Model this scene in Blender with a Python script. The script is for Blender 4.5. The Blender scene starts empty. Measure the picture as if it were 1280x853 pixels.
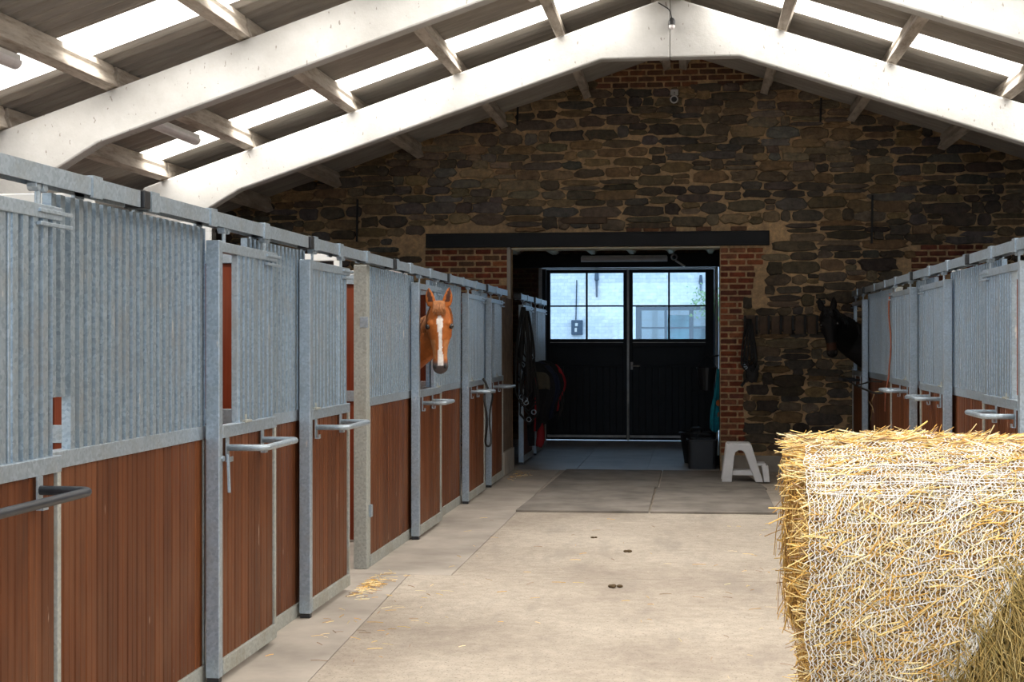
import bpy, bmesh, math, random
from mathutils import Vector, Matrix, noise as mnoise
R = random.Random(7)
scene = bpy.context.scene
COL = scene.collection
PI = math.pi

# ------------------------------------------------------------------ materials
def new_mat(name):
    m = bpy.data.materials.new(name); m.use_nodes = True
    nt = m.node_tree; nt.nodes.clear()
    out = nt.nodes.new('ShaderNodeOutputMaterial')
    b = nt.nodes.new('ShaderNodeBsdfPrincipled')
    nt.links.new(b.outputs[0], out.inputs[0])
    return m, nt, b

def nd(nt, t, **kw):
    n = nt.nodes.new(t)
    for k, v in kw.items():
        if hasattr(n, k): setattr(n, k, v)
        else: n.inputs[k].default_value = v
    return n

def coords(nt, scale=(1, 1, 1)):
    tc = nt.nodes.new('ShaderNodeTexCoord')
    mp = nt.nodes.new('ShaderNodeMapping'); mp.inputs['Scale'].default_value = scale
    nt.links.new(tc.outputs['Object'], mp.inputs['Vector'])
    return mp.outputs['Vector']

def ramp(nt, src, stops):
    r = nt.nodes.new('ShaderNodeValToRGB')
    el = r.color_ramp.elements
    while len(el) < len(stops): el.new(0.5)
    for e, (p, c) in zip(el, stops):
        e.position = p; e.color = (c[0], c[1], c[2], 1)
    nt.links.new(src, r.inputs[0])
    return r.outputs[0]

def mix(nt, fac, a, b, mode='MIX'):
    m = nt.nodes.new('ShaderNodeMix'); m.data_type = 'RGBA'; m.blend_type = mode
    for sock, v in ((0, fac), (6, a), (7, b)):
        if isinstance(v, (int, float)): m.inputs[sock].default_value = v
        elif isinstance(v, tuple): m.inputs[sock].default_value = (v[0], v[1], v[2], 1)
        else: nt.links.new(v, m.inputs[sock])
    return m.outputs[2]

def bump(nt, b, h, strength=0.3, dist=0.01):
    bp = nt.nodes.new('ShaderNodeBump'); bp.inputs['Strength'].default_value = strength
    bp.inputs['Distance'].default_value = dist
    nt.links.new(h, bp.inputs['Height']); nt.links.new(bp.outputs[0], b.inputs['Normal'])

def noise(nt, vec, scale, detail=4, rough=0.6):
    n = nt.nodes.new('ShaderNodeTexNoise'); n.inputs['Scale'].default_value = scale
    n.inputs['Detail'].default_value = detail; n.inputs['Roughness'].default_value = rough
    nt.links.new(vec, n.inputs['Vector']); return n.outputs['Fac']

def simple(name, col, rough=0.6, metal=0.0, var=0.15, scale=8, spec=None, bmp=0.0):
    m, nt, b = new_mat(name)
    v = coords(nt); n = noise(nt, v, scale)
    c = ramp(nt, n, [(0.25, tuple(x * (1 - var) for x in col)), (0.75, tuple(min(1, x * (1 + var)) for x in col))])
    nt.links.new(c, b.inputs['Base Color'])
    b.inputs['Roughness'].default_value = rough; b.inputs['Metallic'].default_value = metal
    if spec is not None: b.inputs['Specular IOR Level'].default_value = spec
    if bmp: bump(nt, b, noise(nt, v, scale * 6), bmp)
    return m

M = {}
def galv(name, c0, c1, dirt, metal=0.35, rough=0.42):
    m, nt, b = new_mat(name)
    v = coords(nt)
    vo = nt.nodes.new('ShaderNodeTexVoronoi'); vo.inputs['Scale'].default_value = 75
    nt.links.new(v, vo.inputs['Vector'])
    sp = ramp(nt, vo.outputs['Color'], [(0.1, c0), (0.9, c1)])
    n = noise(nt, v, 3.0, 6, 0.7)
    f = ramp(nt, n, [(0.5, (0, 0, 0)), (0.75, (1, 1, 1))])
    c = mix(nt, f, sp, dirt)
    # white specks and drips
    n2 = noise(nt, coords(nt, (30, 30, 6)), 1.0, 3, 0.5)
    f2 = ramp(nt, n2, [(0.71, (0, 0, 0)), (0.74, (1, 1, 1))])
    c = mix(nt, f2, c, (0.62, 0.62, 0.60))
    nt.links.new(c, b.inputs['Base Color'])
    b.inputs['Metallic'].default_value = metal; b.inputs['Roughness'].default_value = rough
    return m
M['galv'] = galv('galvanised_steel', (0.31, 0.375, 0.435), (0.44, 0.515, 0.585), (0.34, 0.36, 0.36), 0.55, 0.38)
M['sheet'] = galv('corrugated_zinc', (0.24, 0.30, 0.35), (0.38, 0.455, 0.52), (0.32, 0.335, 0.34), 0.5, 0.38)
M['old_galv'] = galv('weathered_galvanised', (0.30, 0.315, 0.29), (0.42, 0.43, 0.40), (0.27, 0.25, 0.19), 0.2, 0.55)
M['dark_steel'] = simple('dark_painted_steel', (0.035, 0.038, 0.045), 0.4, 0.3, 0.3)
M['black_plastic'] = simple('black_plastic', (0.014, 0.014, 0.016), 0.42, 0, 0.2)

def boards_mat(name, base, dark, hi):
    m, nt, b = new_mat(name)
    geo = nt.nodes.new('ShaderNodeNewGeometry')
    v = coords(nt, (14, 14, 0.7))
    n = noise(nt, v, 3.0, 6, 0.6)
    c = ramp(nt, n, [(0.25, dark), (0.6, base), (0.85, hi)])
    isl = ramp(nt, geo.outputs['Random Per Island'], [(0, (0.66, 0.64, 0.62)), (1, (1.18, 1.16, 1.10))])
    c = mix(nt, 1.0, c, isl, 'MULTIPLY')
    n2 = noise(nt, coords(nt, (22, 22, 3.2)), 1.0, 3, 0.5)
    f2 = ramp(nt, n2, [(0.725, (0, 0, 0)), (0.75, (1, 1, 1))])
    c = mix(nt, f2, c, (0.50, 0.36, 0.28))
    n3 = noise(nt, coords(nt, (2.4, 2.4, 1.4)), 1.0, 4, 0.6)
    f3 = ramp(nt, n3, [(0.45, (0, 0, 0)), (0.8, (0.35, 0.35, 0.35))])
    c = mix(nt, f3, c, (0.22, 0.11, 0.06))
    nt.links.new(c, b.inputs['Base Color'])
    b.inputs['Roughness'].default_value = 0.5
    b.inputs['Specular IOR Level'].default_value = 0.22
    bump(nt, b, n, 0.12, 0.004)
    return m
M['board'] = boards_mat('red_brown_boards', (0.150, 0.048, 0.016), (0.080, 0.024, 0.008), (0.205, 0.074, 0.027))
M['board_in'] = boards_mat('inner_red_boards', (0.21, 0.036, 0.011), (0.12, 0.018, 0.006), (0.27, 0.055, 0.018))

m, nt, b = new_mat('white_painted_concrete'); M['frame'] = m
v = coords(nt)
c = ramp(nt, noise(nt, v, 1.2, 6, 0.7), [(0.3, (0.37, 0.36, 0.34)), (0.65, (0.50, 0.495, 0.48))])
f = ramp(nt, noise(nt, coords(nt, (34, 34, 15)), 1.0, 2, 0.5), [(0.69, (0, 0, 0)), (0.73, (0.8, 0.8, 0.8))])
c = mix(nt, f, c, (0.20, 0.175, 0.15))
f = ramp(nt, noise(nt, v, 3.5, 5, 0.6), [(0.62, (0, 0, 0)), (0.8, (0.6, 0.6, 0.6))])
c = mix(nt, f, c, (0.44, 0.39, 0.33))
nt.links.new(c, b.inputs['Base Color']); b.inputs['Roughness'].default_value = 0.85
bump(nt, b, noise(nt, v, 30, 5), 0.35, 0.006)

m, nt, b = new_mat('dusty_purlin'); M['purlin'] = m
v = coords(nt)
c = ramp(nt, noise(nt, coords(nt, (6, 1, 6)), 2.0, 6, 0.7), [(0.3, (0.26, 0.21, 0.16)), (0.5, (0.50, 0.44, 0.37)), (0.75, (0.70, 0.65, 0.58))])
nt.links.new(c, b.inputs['Base Color']); b.inputs['Roughness'].default_value = 0.9
bump(nt, b, noise(nt, v, 25, 5), 0.4, 0.008)

m, nt, b = new_mat('fibre_cement_sheet'); M['roof'] = m
v = coords(nt)
c = ramp(nt, noise(nt, coords(nt, (1.0, 9, 1.0)), 1.3, 6, 0.7), [(0.25, (0.24, 0.22, 0.195)), (0.6, (0.38, 0.35, 0.31)), (0.85, (0.50, 0.47, 0.43))])
nt.links.new(c, b.inputs['Base Color']); b.inputs['Roughness'].default_value = 0.9

m, nt, b = new_mat('translucent_rooflight'); M['skylight'] = m
b.inputs['Base Color'].default_value = (0.8, 0.82, 0.84, 1)
b.inputs['Emission Color'].default_value = (1.0, 0.965, 0.91, 1); b.inputs['Emission Strength'].default_value = 2.3
b.inputs['Roughness'].default_value = 0.6

m, nt, b = new_mat('worn_concrete'); M['floor'] = m
v = coords(nt)
n = noise(nt, v, 0.55, 8, 0.65)
c = ramp(nt, n, [(0.3, (0.36, 0.30, 0.245)), (0.5, (0.52, 0.45, 0.37)), (0.72, (0.66, 0.585, 0.49))])
n2 = noise(nt, v, 11, 8, 0.75)
c = mix(nt, 0.55, c, ramp(nt, n2, [(0.3, (0.40, 0.385, 0.365)), (0.7, (1.0, 1.0, 1.0))]), 'MULTIPLY')
f = ramp(nt, noise(nt, v, 70, 2, 0.5), [(0.60, (0, 0, 0)), (0.68, (0.85, 0.85, 0.85))])
c = mix(nt, f, c, (0.20, 0.17, 0.14))
f = ramp(nt, noise(nt, coords(nt, (1.6, 0.35, 1)), 1.6, 6, 0.7), [(0.52, (0, 0, 0)), (0.72, (0.7, 0.7, 0.7))])
c = mix(nt, f, c, (0.27, 0.235, 0.20))
nt.links.new(c, b.inputs['Base Color']); b.inputs['Roughness'].default_value = 0.75
b.inputs['Specular IOR Level'].default_value = 0.3
bump(nt, b, noise(nt, v, 55, 6), 0.5, 0.006)

M['floor_side'] = simple('greyer_side_concrete', (0.40, 0.355, 0.305), 0.8, 0, 0.32, 1.6, 0.3, 0.5)
M['floor_in'] = simple('smooth_concrete_passage', (0.42, 0.41, 0.40), 0.38, 0, 0.25, 2.5, 0.5, 0.15)
M['mat_rubber'] = simple('dusty_rubber_mat', (0.225, 0.20, 0.175), 0.8, 0, 0.4, 2.2, 0.2, 0.3)
M['slab'] = simple('edge_concrete', (0.34, 0.31, 0.27), 0.85, 0, 0.3, 3, None, 0.4)

def masonry(name):
    m, nt, b = new_mat(name)
    at = nt.nodes.new('ShaderNodeVertexColor'); at.layer_name = 'Col'
    v = coords(nt)
    n = noise(nt, v, 14, 7, 0.7)
    c = mix(nt, 1.0, at.outputs[0], ramp(nt, n, [(0.25, (0.45, 0.45, 0.47)), (0.5, (0.95, 0.95, 0.95)), (0.8, (1.7, 1.6, 1.45))]), 'MULTIPLY')
    n2 = noise(nt, v, 1.1, 4, 0.6)
    c = mix(nt, 1.0, c, ramp(nt, n2, [(0.3, (0.72, 0.70, 0.68)), (0.7, (1.15, 1.1, 1.02))]), 'MULTIPLY')
    nt.links.new(c, b.inputs['Base Color']); b.inputs['Roughness'].default_value = 0.92
    b.inputs['Specular IOR Level'].default_value = 0.2
    bump(nt, b, noise(nt, v, 40, 6), 0.6, 0.012)
    return m
M['stone'] = masonry('rubble_masonry')

M['lintel'] = simple('black_painted_beam', (0.008, 0.0085, 0.010), 0.55, 0.0, 0.4, 5, 0.25, 0.2)
M['iron'] = simple('black_iron', (0.012, 0.011, 0.011), 0.6, 0.3)
M['door_black'] = simple('black_door_boards', (0.007, 0.0075, 0.009), 0.5, 0, 0.35, 4, 0.25)
M['door_edge'] = simple('bare_metal_edge', (0.45, 0.43, 0.40), 0.5, 0.3, 0.3)
M['white_wall'] = simple('whitewashed_wall', (0.74, 0.74, 0.72), 0.9, 0, 0.08, 2, None, 0.3)
M['cream'] = simple('cream_rib', (0.62, 0.60, 0.46), 0.8)
M['vault'] = simple('brick_vault', (0.26, 0.15, 0.09), 0.9, 0, 0.4, 20)
M['white_metal'] = simple('white_enamel', (0.62, 0.60, 0.57), 0.5)
M['tube'] = simple('tube_diffuser', (0.70, 0.66, 0.66), 0.35)
M['white_plastic'] = simple('white_plastic', (0.62, 0.62, 0.63), 0.45, 0, 0.12, 6)
M['teal'] = simple('teal_cloth', (0.015, 0.30, 0.38), 0.85, 0, 0.35, 14)
M['orange'] = simple('orange_patch', (0.55, 0.14, 0.03), 0.8)
M['wood_stick'] = simple('pale_wood', (0.60, 0.46, 0.30), 0.6)
M['old_wood'] = simple('dark_old_timber', (0.085, 0.055, 0.035), 0.85, 0, 0.45, 9, None, 0.4)
M['plank'] = simple('weathered_post_timber', (0.16, 0.11, 0.075), 0.85, 0, 0.4, 7, None, 0.4)
M['rug_black'] = simple('black_rug_cloth', (0.009, 0.009, 0.011), 0.9, 0, 0.4, 9)
M['rug_navy'] = simple('navy_rug_cloth', (0.010, 0.016, 0.04), 0.8, 0, 0.4, 9)
M['rug_red'] = simple('red_binding', (0.30, 0.008, 0.014), 0.75, 0, 0.25)
M['rug_beige'] = simple('beige_fleece', (0.08, 0.07, 0.05), 0.95, 0, 0.2, 20)
M['rope_black'] = simple('black_rope', (0.014, 0.013, 0.013), 0.7)
M['rope_red'] = simple('red_brown_cord', (0.30, 0.10, 0.06), 0.8)
M['twine'] = simple('straw_twine', (0.50, 0.38, 0.20), 0.9)
M['grey_meter'] = simple('dark_blue_grey_box', (0.05, 0.075, 0.11), 0.5)
M['glass_dark'] = simple('teal_window_glass', (0.05, 0.25, 0.30), 0.3, 0, 0.7, 2.5, 0.4)
M['frame_slate'] = simple('slate_blue_paint', (0.022, 0.036, 0.048), 0.5)
M['white_brick'] = None
m, nt, b = new_mat('whitewashed_brick'); M['white_brick'] = m
v = coords(nt)
br = nt.nodes.new('ShaderNodeTexBrick')
mp = nt.nodes.new('ShaderNodeMapping'); mp.inputs['Rotation'].default_value = (PI / 2, 0, 0)
nt.links.new(v, mp.inputs[0]); nt.links.new(mp.outputs[0], br.inputs['Vector'])
br.inputs['Scale'].default_value = 3.2; br.inputs['Mortar Size'].default_value = 0.012
br.inputs['Color1'].default_value = (0.76, 0.77, 0.78, 1); br.inputs['Color2'].default_value = (0.62, 0.65, 0.68, 1)
br.inputs['Mortar'].default_value = (0.52, 0.56, 0.60, 1)
c = mix(nt, 1.0, br.outputs[0], ramp(nt, noise(nt, v, 9, 5), [(0.35, (0.85, 0.87, 0.88)), (0.6, (1, 1, 1))]), 'MULTIPLY')
nt.links.new(c, b.inputs['Base Color']); b.inputs['Roughness'].default_value = 0.9
M['leaf'] = simple('green_leaves', (0.16, 0.30, 0.06), 0.7)
M['yard'] = simple('pale_yard_paving', (0.45, 0.44, 0.42), 0.9)
M['dung'] = simple('dry_droppings', (0.10, 0.065, 0.03), 0.95, 0, 0.3, 40)

m, nt, b = new_mat('window_glass'); M['glass'] = m
nt.nodes.remove(b)
tr = nt.nodes.new('ShaderNodeBsdfTransparent'); tr.inputs[0].default_value = (0.90, 0.93, 0.94, 1)
gl = nt.nodes.new('ShaderNodeBsdfGlossy'); gl.inputs['Roughness'].default_value = 0.03
mx = nt.nodes.new('ShaderNodeMixShader'); mx.inputs[0].default_value = 0.05
nt.links.new(tr.outputs[0], mx.inputs[1]); nt.links.new(gl.outputs[0], mx.inputs[2])
nt.links.new(mx.outputs[0], [n for n in nt.nodes if n.type == 'OUTPUT_MATERIAL'][0].inputs[0])

def vcol(name, rough=0.75, spec=0.3, nscale=30, lo=0.8, hi=1.15, subs=0):
    m, nt, b = new_mat(name)
    at = nt.nodes.new('ShaderNodeVertexColor'); at.layer_name = 'Col'
    n = noise(nt, coords(nt), nscale, 4)
    c = mix(nt, 1.0, at.outputs[0], ramp(nt, n, [(0.3, (lo,) * 3), (0.7, (hi,) * 3)]), 'MULTIPLY')
    nt.links.new(c, b.inputs['Base Color']); b.inputs['Roughness'].default_value = rough
    b.inputs['Specular IOR Level'].default_value = spec
    return m
M['coat'] = vcol('horse_coat', 0.6, 0.2)
M['straw'] = vcol('straw_stems', 0.55, 0.35, 60, 0.85, 1.15)
M['net'] = simple('white_bale_net', (0.93, 0.915, 0.88), 0.5, 0, 0.05)
M['straw_core'] = simple('packed_straw', (0.34, 0.22, 0.085), 0.95, 0, 0.5, 40, None, 0.6)
M['mane'] = simple('chestnut_mane', (0.36, 0.14, 0.045), 0.6, 0, 0.4, 40)
M['mane_black'] = simple('black_mane', (0.010, 0.009, 0.009), 0.6)
M['eye'] = simple('dark_eye', (0.012, 0.007, 0.005), 0.08, 0, 0.1, 4, 0.7)

# ------------------------------------------------------------------ mesh builder
class MB:
    def __init__(s): s.v = []; s.f = []; s.c = []; s.col = None; s.mi = []; s.cm = 0
    def face(s, idx):
        s.f.append(tuple(idx)); s.c.append(s.col); s.mi.append(s.cm)
    def hexa(s, p):
        n = len(s.v); s.v += [tuple(q) for q in p]
        for q in ((0, 3, 2, 1), (4, 5, 6, 7), (0, 1, 5, 4), (1, 2, 6, 5), (2, 3, 7, 6), (3, 0, 4, 7)):
            s.face([n + i for i in q])
    def box(s, x0, x1, y0, y1, z0, z1):
        s.hexa([(x0, y0, z0), (x1, y0, z0), (x1, y1, z0), (x0, y1, z0), (x0, y0, z1), (x1, y0, z1), (x1, y1, z1), (x0, y1, z1)])
    def bar(s, a, b, w, h, up=(0, 0, 1)):
        a = Vector(a); b = Vector(b); d = (b - a).normalized(); u = Vector(up)
        if abs(d.dot(u)) > 0.98: u = Vector((1, 0, 0))
        r = d.cross(u).normalized(); u = r.cross(d).normalized()
        pts = []
        for p in (a, b):
            for sx, sy in ((-1, -1), (1, -1), (1, 1), (-1, 1)):
                pts.append(p + r * (w / 2 * sx) + u * (h / 2 * sy))
        s.hexa(pts)
    def tube(s, path, r, n=8, cap=True, closed=False):
        path = [Vector(p) for p in path]; k = len(path)
        rr = r if isinstance(r, (list, tuple)) else [r] * k
        base = len(s.v); prev = None
        for i, p in enumerate(path):
            if closed: d = path[(i + 1) % k] - path[i - 1]
            else: d = path[min(i + 1, k - 1)] - path[max(i - 1, 0)]
            d = d.normalized() if d.length > 1e-9 else Vector((0, 0, 1))
            if prev is None:
                u = Vector((0, 0, 1)) if abs(d.z) < 0.9 else Vector((1, 0, 0))
                u = (u - d * u.dot(d)).normalized()
            else:
                u = (prev - d * prev.dot(d))
                u = u.normalized() if u.length > 1e-6 else d.orthogonal().normalized()
            prev = u; w = d.cross(u)
            for j in range(n):
                a = 2 * PI * j / n
                s.v.append(tuple(p + (u * math.cos(a) + w * math.sin(a)) * rr[i]))
        for i in range(k if closed else k - 1):
            i2 = (i + 1) % k
            for j in range(n):
                j2 = (j + 1) % n
                s.face((base + i * n + j, base + i * n + j2, base + i2 * n + j2, base + i2 * n + j))
        if cap and not closed:
            s.face([base + j for j in reversed(range(n))]); s.face([base + (k - 1) * n + j for j in range(n)])
    def loft(s, rings, cap=True):
        base = len(s.v); n = len(rings[0])
        for r in rings: s.v += [tuple(p) for p in r]
        for i in range(len(rings) - 1):
            for j in range(n):
                j2 = (j + 1) % n
                s.face((base + i * n + j, base + i * n + j2, base + (i + 1) * n + j2, base + (i + 1) * n + j))
        if cap:
            s.face([base + j for j in reversed(range(n))]); s.face([base + (len(rings) - 1) * n + j for j in range(n)])
    def prism(s, pts, d):   # pts: list of 3D points (planar), extruded by vector d
        d = Vector(d); n = len(pts); base = len(s.v)
        s.v += [tuple(p) for p in pts] + [tuple(Vector(p) + d) for p in pts]
        s.face([base + i for i in reversed(range(n))]); s.face([base + n + i for i in range(n)])
        for i in range(n):
            j = (i + 1) % n; s.face((base + i, base + j, base + n + j, base + n + i))
    def grid(s, fn, nu, nv):
        base = len(s.v)
        for i in range(nu + 1):
            for j in range(nv + 1): s.v.append(tuple(fn(i / nu, j / nv)))
        for i in range(nu):
            for j in range(nv):
                a = base + i * (nv + 1) + j
                s.face((a, a + 1, a + nv + 2, a + nv + 1))
    def ball(s, c, r, nu=12, nv=8):
        rx, ry, rz = r if isinstance(r, (list, tuple)) else (r, r, r)
        rings = []
        for i in range(nv + 1):
            t = PI * (0.02 + 0.96 * i / nv)
            rings.append([(c[0] + rx * math.sin(t) * math.cos(2 * PI * j / nu), c[1] + ry * math.sin(t) * math.sin(2 * PI * j / nu), c[2] - rz * math.cos(t)) for j in range(nu)])
        s.loft(rings)
    def mesh(s, name, off=(0, 0, 0), recalc=True):
        me = bpy.data.meshes.new(name)
        me.from_pydata([(p[0] - off[0], p[1] - off[1], p[2] - off[2]) for p in s.v], [], s.f)
        if any(c is not None for c in s.c):
            ca = me.color_attributes.new('Col', 'FLOAT_COLOR', 'CORNER')
            buf = []
            for f, c in zip(s.f, s.c):
                c = c or (0.5, 0.5, 0.5)
                buf += [c[0], c[1], c[2], 1.0] * len(f)
            ca.data.foreach_set('color', buf)
        if any(s.mi): me.polygons.foreach_set('material_index', s.mi)
        if recalc:
            bm = bmesh.new(); bm.from_mesh(me); bmesh.ops.recalc_face_normals(bm, faces=bm.faces); bm.to_mesh(me); bm.free()
        return me
    def build(s, name, mat, parent=None, bevel=0, smooth=False, recalc=True):
        root = parent
        while root is not None and root.parent is not None: root = root.parent
        off = tuple(root.location) if root is not None else (0, 0, 0)
        me = s.mesh(name, off, recalc)
        for mm in (mat if isinstance(mat, (list, tuple)) else [mat]): me.materials.append(mm)
        o = bpy.data.objects.new(name, me); COL.objects.link(o)
        if parent is not None: o.parent = parent
        if smooth: me.polygons.foreach_set('use_smooth', [True] * len(me.polygons))
        if bevel:
            md = o.modifiers.new('edge', 'BEVEL'); md.width = bevel; md.segments = 2; md.limit_method = 'ANGLE'; md.angle_limit = math.radians(40)
        return o

def tag(o, label=None, cat=None, group=None, kind=None):
    if label: o['label'] = label
    if cat: o['category'] = cat
    if group: o['group'] = group
    if kind: o['kind'] = kind
    return o
def thing(name, label, cat, loc=(0, 0, 0), group=None):
    o = bpy.data.objects.new(name, None); COL.objects.link(o); o.location = loc
    o.empty_display_size = 0.1
    return tag(o, label, cat, group, 'thing')
def struct(o): o['kind'] = 'structure'; return o

def arc_path(pts, rad, n=5):
    """polyline with rounded corners"""
    pts = [Vector(p) for p in pts]; out = [pts[0]]
    for i in range(1, len(pts) - 1):
        a, b, c = pts[i - 1], pts[i], pts[i + 1]
        d1 = (a - b).normalized(); d2 = (c - b).normalized()
        p1 = b + d1 * rad; p2 = b + d2 * rad
        for k in range(n + 1):
            t = k / n; out.append(p1 * (1 - t) ** 2 + b * 2 * t * (1 - t) + p2 * t * t)
    out.append(pts[-1]); return out

# ------------------------------------------------------------------ dimensions
XL, XR = -2.33, 2.00            # aisle faces of the sliding doors
RX = -0.25                       # ridge
RZ, SL = 5.48, 0.336             # underside of the sheets at the ridge, slope
WY = 18.93                       # end wall
F1, F2 = 11.36, 15.05            # portal frames
EL, ER = -6.45, 5.95             # side walls
def roofz(x): return RZ - SL * abs(x - RX)

# ------------------------------------------------------------------ floor
b = MB()
JY = 10.3
b.box(-6.6, 6.1, -6.2, WY + 0.55, -0.25, -0.02)
# slabs with open joints
def slab(pts): b.prism([(x, y, -0.021) for x, y in pts], (0, 0, 0.021))
g = 0.003
slab([(-1.32 + g, -6.2), (6.1, -6.2), (6.1, JY - g), (-2.06 + g, JY - g)])
slab([(-1.75 + g, JY + g), (6.1, JY + g), (6.1, 18.9), (-1.75 + g, 18.9)])
struct(b.build('floor', M['floor']))
b = MB()
slab([(-6.6, -6.2), (-1.32, -6.2), (-2.06 - g, JY - g), (-6.6, JY - g)])
slab([(-6.6, JY + g), (-1.75 - g, JY + g), (-1.75 - g, 18.9), (-6.6, 18.9)])
struct(b.build('floor_left', M['floor_side']))
b = MB()
ys = [18.905, 20.4, 22.4, 24.6]; xs = [-6.0, -2.45, -1.55, -0.62, 0.47]
b.box(-6.0, 0.48, 18.905, 26.0, -0.2, -0.012)
for i in range(3):
    for j in range(4):
        b.box(xs[j] + 0.004, xs[j + 1] - 0.004, ys[i] + 0.004, ys[i + 1] - 0.004, -0.013, 0.0)
struct(b.build('floor_passage', M['floor_in']))

# rubber mats in front of the passage
mats = [((-1.76, 14.2), (-0.45, 14.25), (-0.45, 16.6), (-1.70, 16.6), 'nearer left rubber mat lying before the black doors, dusty brown'),
        ((-0.43, 14.25), (0.80, 14.3), (0.80, 16.6), (-0.43, 16.6), 'nearer right rubber mat lying before the black doors beside the bale'),
        ((-1.70, 16.63), (-0.42, 16.63), (-0.42, 18.8), (-1.66, 18.8), 'farther left rubber mat lying at the foot of the doorway'),
        ((-0.40, 16.63), (0.82, 16.63), (0.60, 18.8), (-0.40, 18.8), 'farther right rubber mat under the white step stool')]
for p0, p1, p2, p3, lab in mats:
    b = MB(); b.prism([(p[0], p[1], 0.001) for p in (p0, p1, p2, p3)], (0, 0, 0.022))
    tag(b.build('rubber_mat', M['mat_rubber'], None, 0.004), lab, 'mat', 'rubber mats on the aisle floor', 'thing')

# ------------------------------------------------------------------ masonry generator
STONES = [(0.115, 0.098, 0.084), (0.155, 0.128, 0.098), (0.19, 0.15, 0.108), (0.125, 0.115, 0.108), (0.23, 0.165, 0.10), (0.10, 0.085, 0.073), (0.25, 0.17, 0.095), (0.175, 0.14, 0.095), (0.11, 0.09, 0.068)]
BRICKS = [(0.26, 0.075, 0.04), (0.20, 0.055, 0.032), (0.30, 0.105, 0.055), (0.16, 0.06, 0.042), (0.24, 0.10, 0.06)]
MORTAR = (0.50, 0.35, 0.205)
def pebble(b, cx, cz, hw, hh, y, dep, jit, col, npt=12, box=0.42):
    """one irregular stone face, standing proud of the plane Y = y towards -Y"""
    ring0, ring1, ring2 = [], [], []
    rot = R.uniform(0, 6)
    for i in range(npt):
        a = 2 * PI * i / npt
        ca, sa = math.cos(a), math.sin(a)
        px = math.copysign(abs(ca) ** box, ca) * hw * (1 + R.uniform(-jit, jit))
        pz = math.copysign(abs(sa) ** box, sa) * hh * (1 + R.uniform(-jit, jit) * 1.4)
        ring0.append((cx + px, y + 0.01, cz + pz)); ring1.append((cx + px * 0.97, y - dep * 0.7, cz + pz * 0.95))
        ring2.append((cx + px * 0.87, y - dep * R.uniform(0.8, 1.2), cz + pz * 0.82))
    b.col = col
    b.loft([ring0, ring1, ring2], cap=False)
    n = len(b.v) - npt
    b.v.append((cx + R.uniform(-.2, .2) * hw, y - dep * 1.08, cz)); k = len(b.v) - 1
    for i in range(npt): b.face((n + i, n + (i + 1) % npt, k))

def jitcol(c, a=0.15):
    k = R.uniform(1 - a, 1 + a); return tuple(max(0.0, x * k * R.uniform(0.95, 1.05)) for x in c)

def brick_patch(b, x0, x1, z0, z1, y, edge=None, bw=0.215, bh=0.066, keep=1.0, cols=BRICKS):
    z = z0; row = 0
    while z + bh < z1 + 0.02:
        x = x0 - (bw / 2 + 0.006 if row % 2 else 0)
        lim = x1 + (edge(z) if edge else 0)
        while x < lim:
            a, c = max(x, x0), min(x + bw, lim)
            if c - a > 0.05 and R.random() < keep:
                pebble(b, (a + c) / 2, z + bh / 2, (c - a) / 2 - 0.004, bh / 2 - 0.003, y, 0.016, 0.025, jitcol(R.choice(cols), 0.2), 12, 0.16)
            x += bw + 0.012
        z += bh + 0.013; row += 1

def rubble(b, x0, x1, z0, ztop, y, blocked, seed=0):
    z = z0; row = 0
    while z < 5.6:
        h = R.uniform(0.085, 0.165)
        x = x0 + R.uniform(-0.2, 0)
        while x < x1:
            w = R.uniform(0.13, 0.44) if R.random() < 0.8 else R.uniform(0.4, 0.62)
            cx = x + w / 2
            wav = 0.045 * math.sin(cx * 1.3 + row * 0.25) + 0.035 * mnoise.noise((cx * 1.7, row * 0.35, 3.0))
            cz = z + h / 2 + wav
            if R.random() < 0.22 and h > 0.12:      # two thin stones in one course
                parts = [(cz - h / 4, h / 2), (cz + h / 4, h / 2)]
            else: parts = [(cz, h)]
            lim = OPR + 0.30 + (0.27 if cz > 2.2 else 0.0)
            if cz + h / 2 < OPZ - 0.12 and x < lim < x + w - 0.07:
                cx = (lim + x + w) / 2; w0 = w; w = x + w0 - lim; shift = w0 - w
            else: shift = 0
            for zz, hh in parts:
                if zz + hh / 2 < ztop(cx) + 0.1 and zz - hh / 2 > -0.02 and x + w > x0 and (shift or not blocked(cx, zz, w / 2, hh / 2)):
                    tone = 0.98 + 0.5 * mnoise.noise((cx * 0.5, zz * 0.6, 9))
                    c = R.choice(STONES)
                    pebble(b, cx, zz, w / 2 - R.uniform(-0.006, 0.010), hh / 2 - R.uniform(-0.005, 0.007), y, R.uniform(0.018, 0.05), R.uniform(0.08, 0.2), jitcol(tuple(q * tone for q in c), 0.25), 14, R.uniform(0.35, 0.8))
            x += w + shift
        z += h; row += 1

OPL, OPR, OPZ = -2.45, 0.33, 2.94
def r_edge(z): return 0.10 * mnoise.noise((z * 3.1, 5, 2)) + (0.0 if z < 2.2 else 0.28 * (z - 2.0))
def blocked(cx, cz, hw, hh):
    if OPL - hw < cx < OPR + hw and cz < OPZ + 0.2 + hh: return True
    if OPR - hw < cx < OPR + 0.29 + hw * 0.25 + (0 if cz < 2.2 else 0.25) and cz < OPZ + 0.05: return True
    if -3.55 - hw < cx < OPL + hw and 2.05 < cz < OPZ + 0.2 + hh: return True
    if OPL < cx < 0.98 + hw and OPZ - hh < cz < OPZ + 0.2 + hh: return True
    if 2.75 < cx < 3.7 and 2.45 < cz < 2.95: return True
    if -1.3 < cx < 1.3 and cz > 5.02: return True
    if 0.62 - hw < cx < 1.58 + hw and 1.78 - hh < cz < 2.03 + hh: return False
    return False

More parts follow.
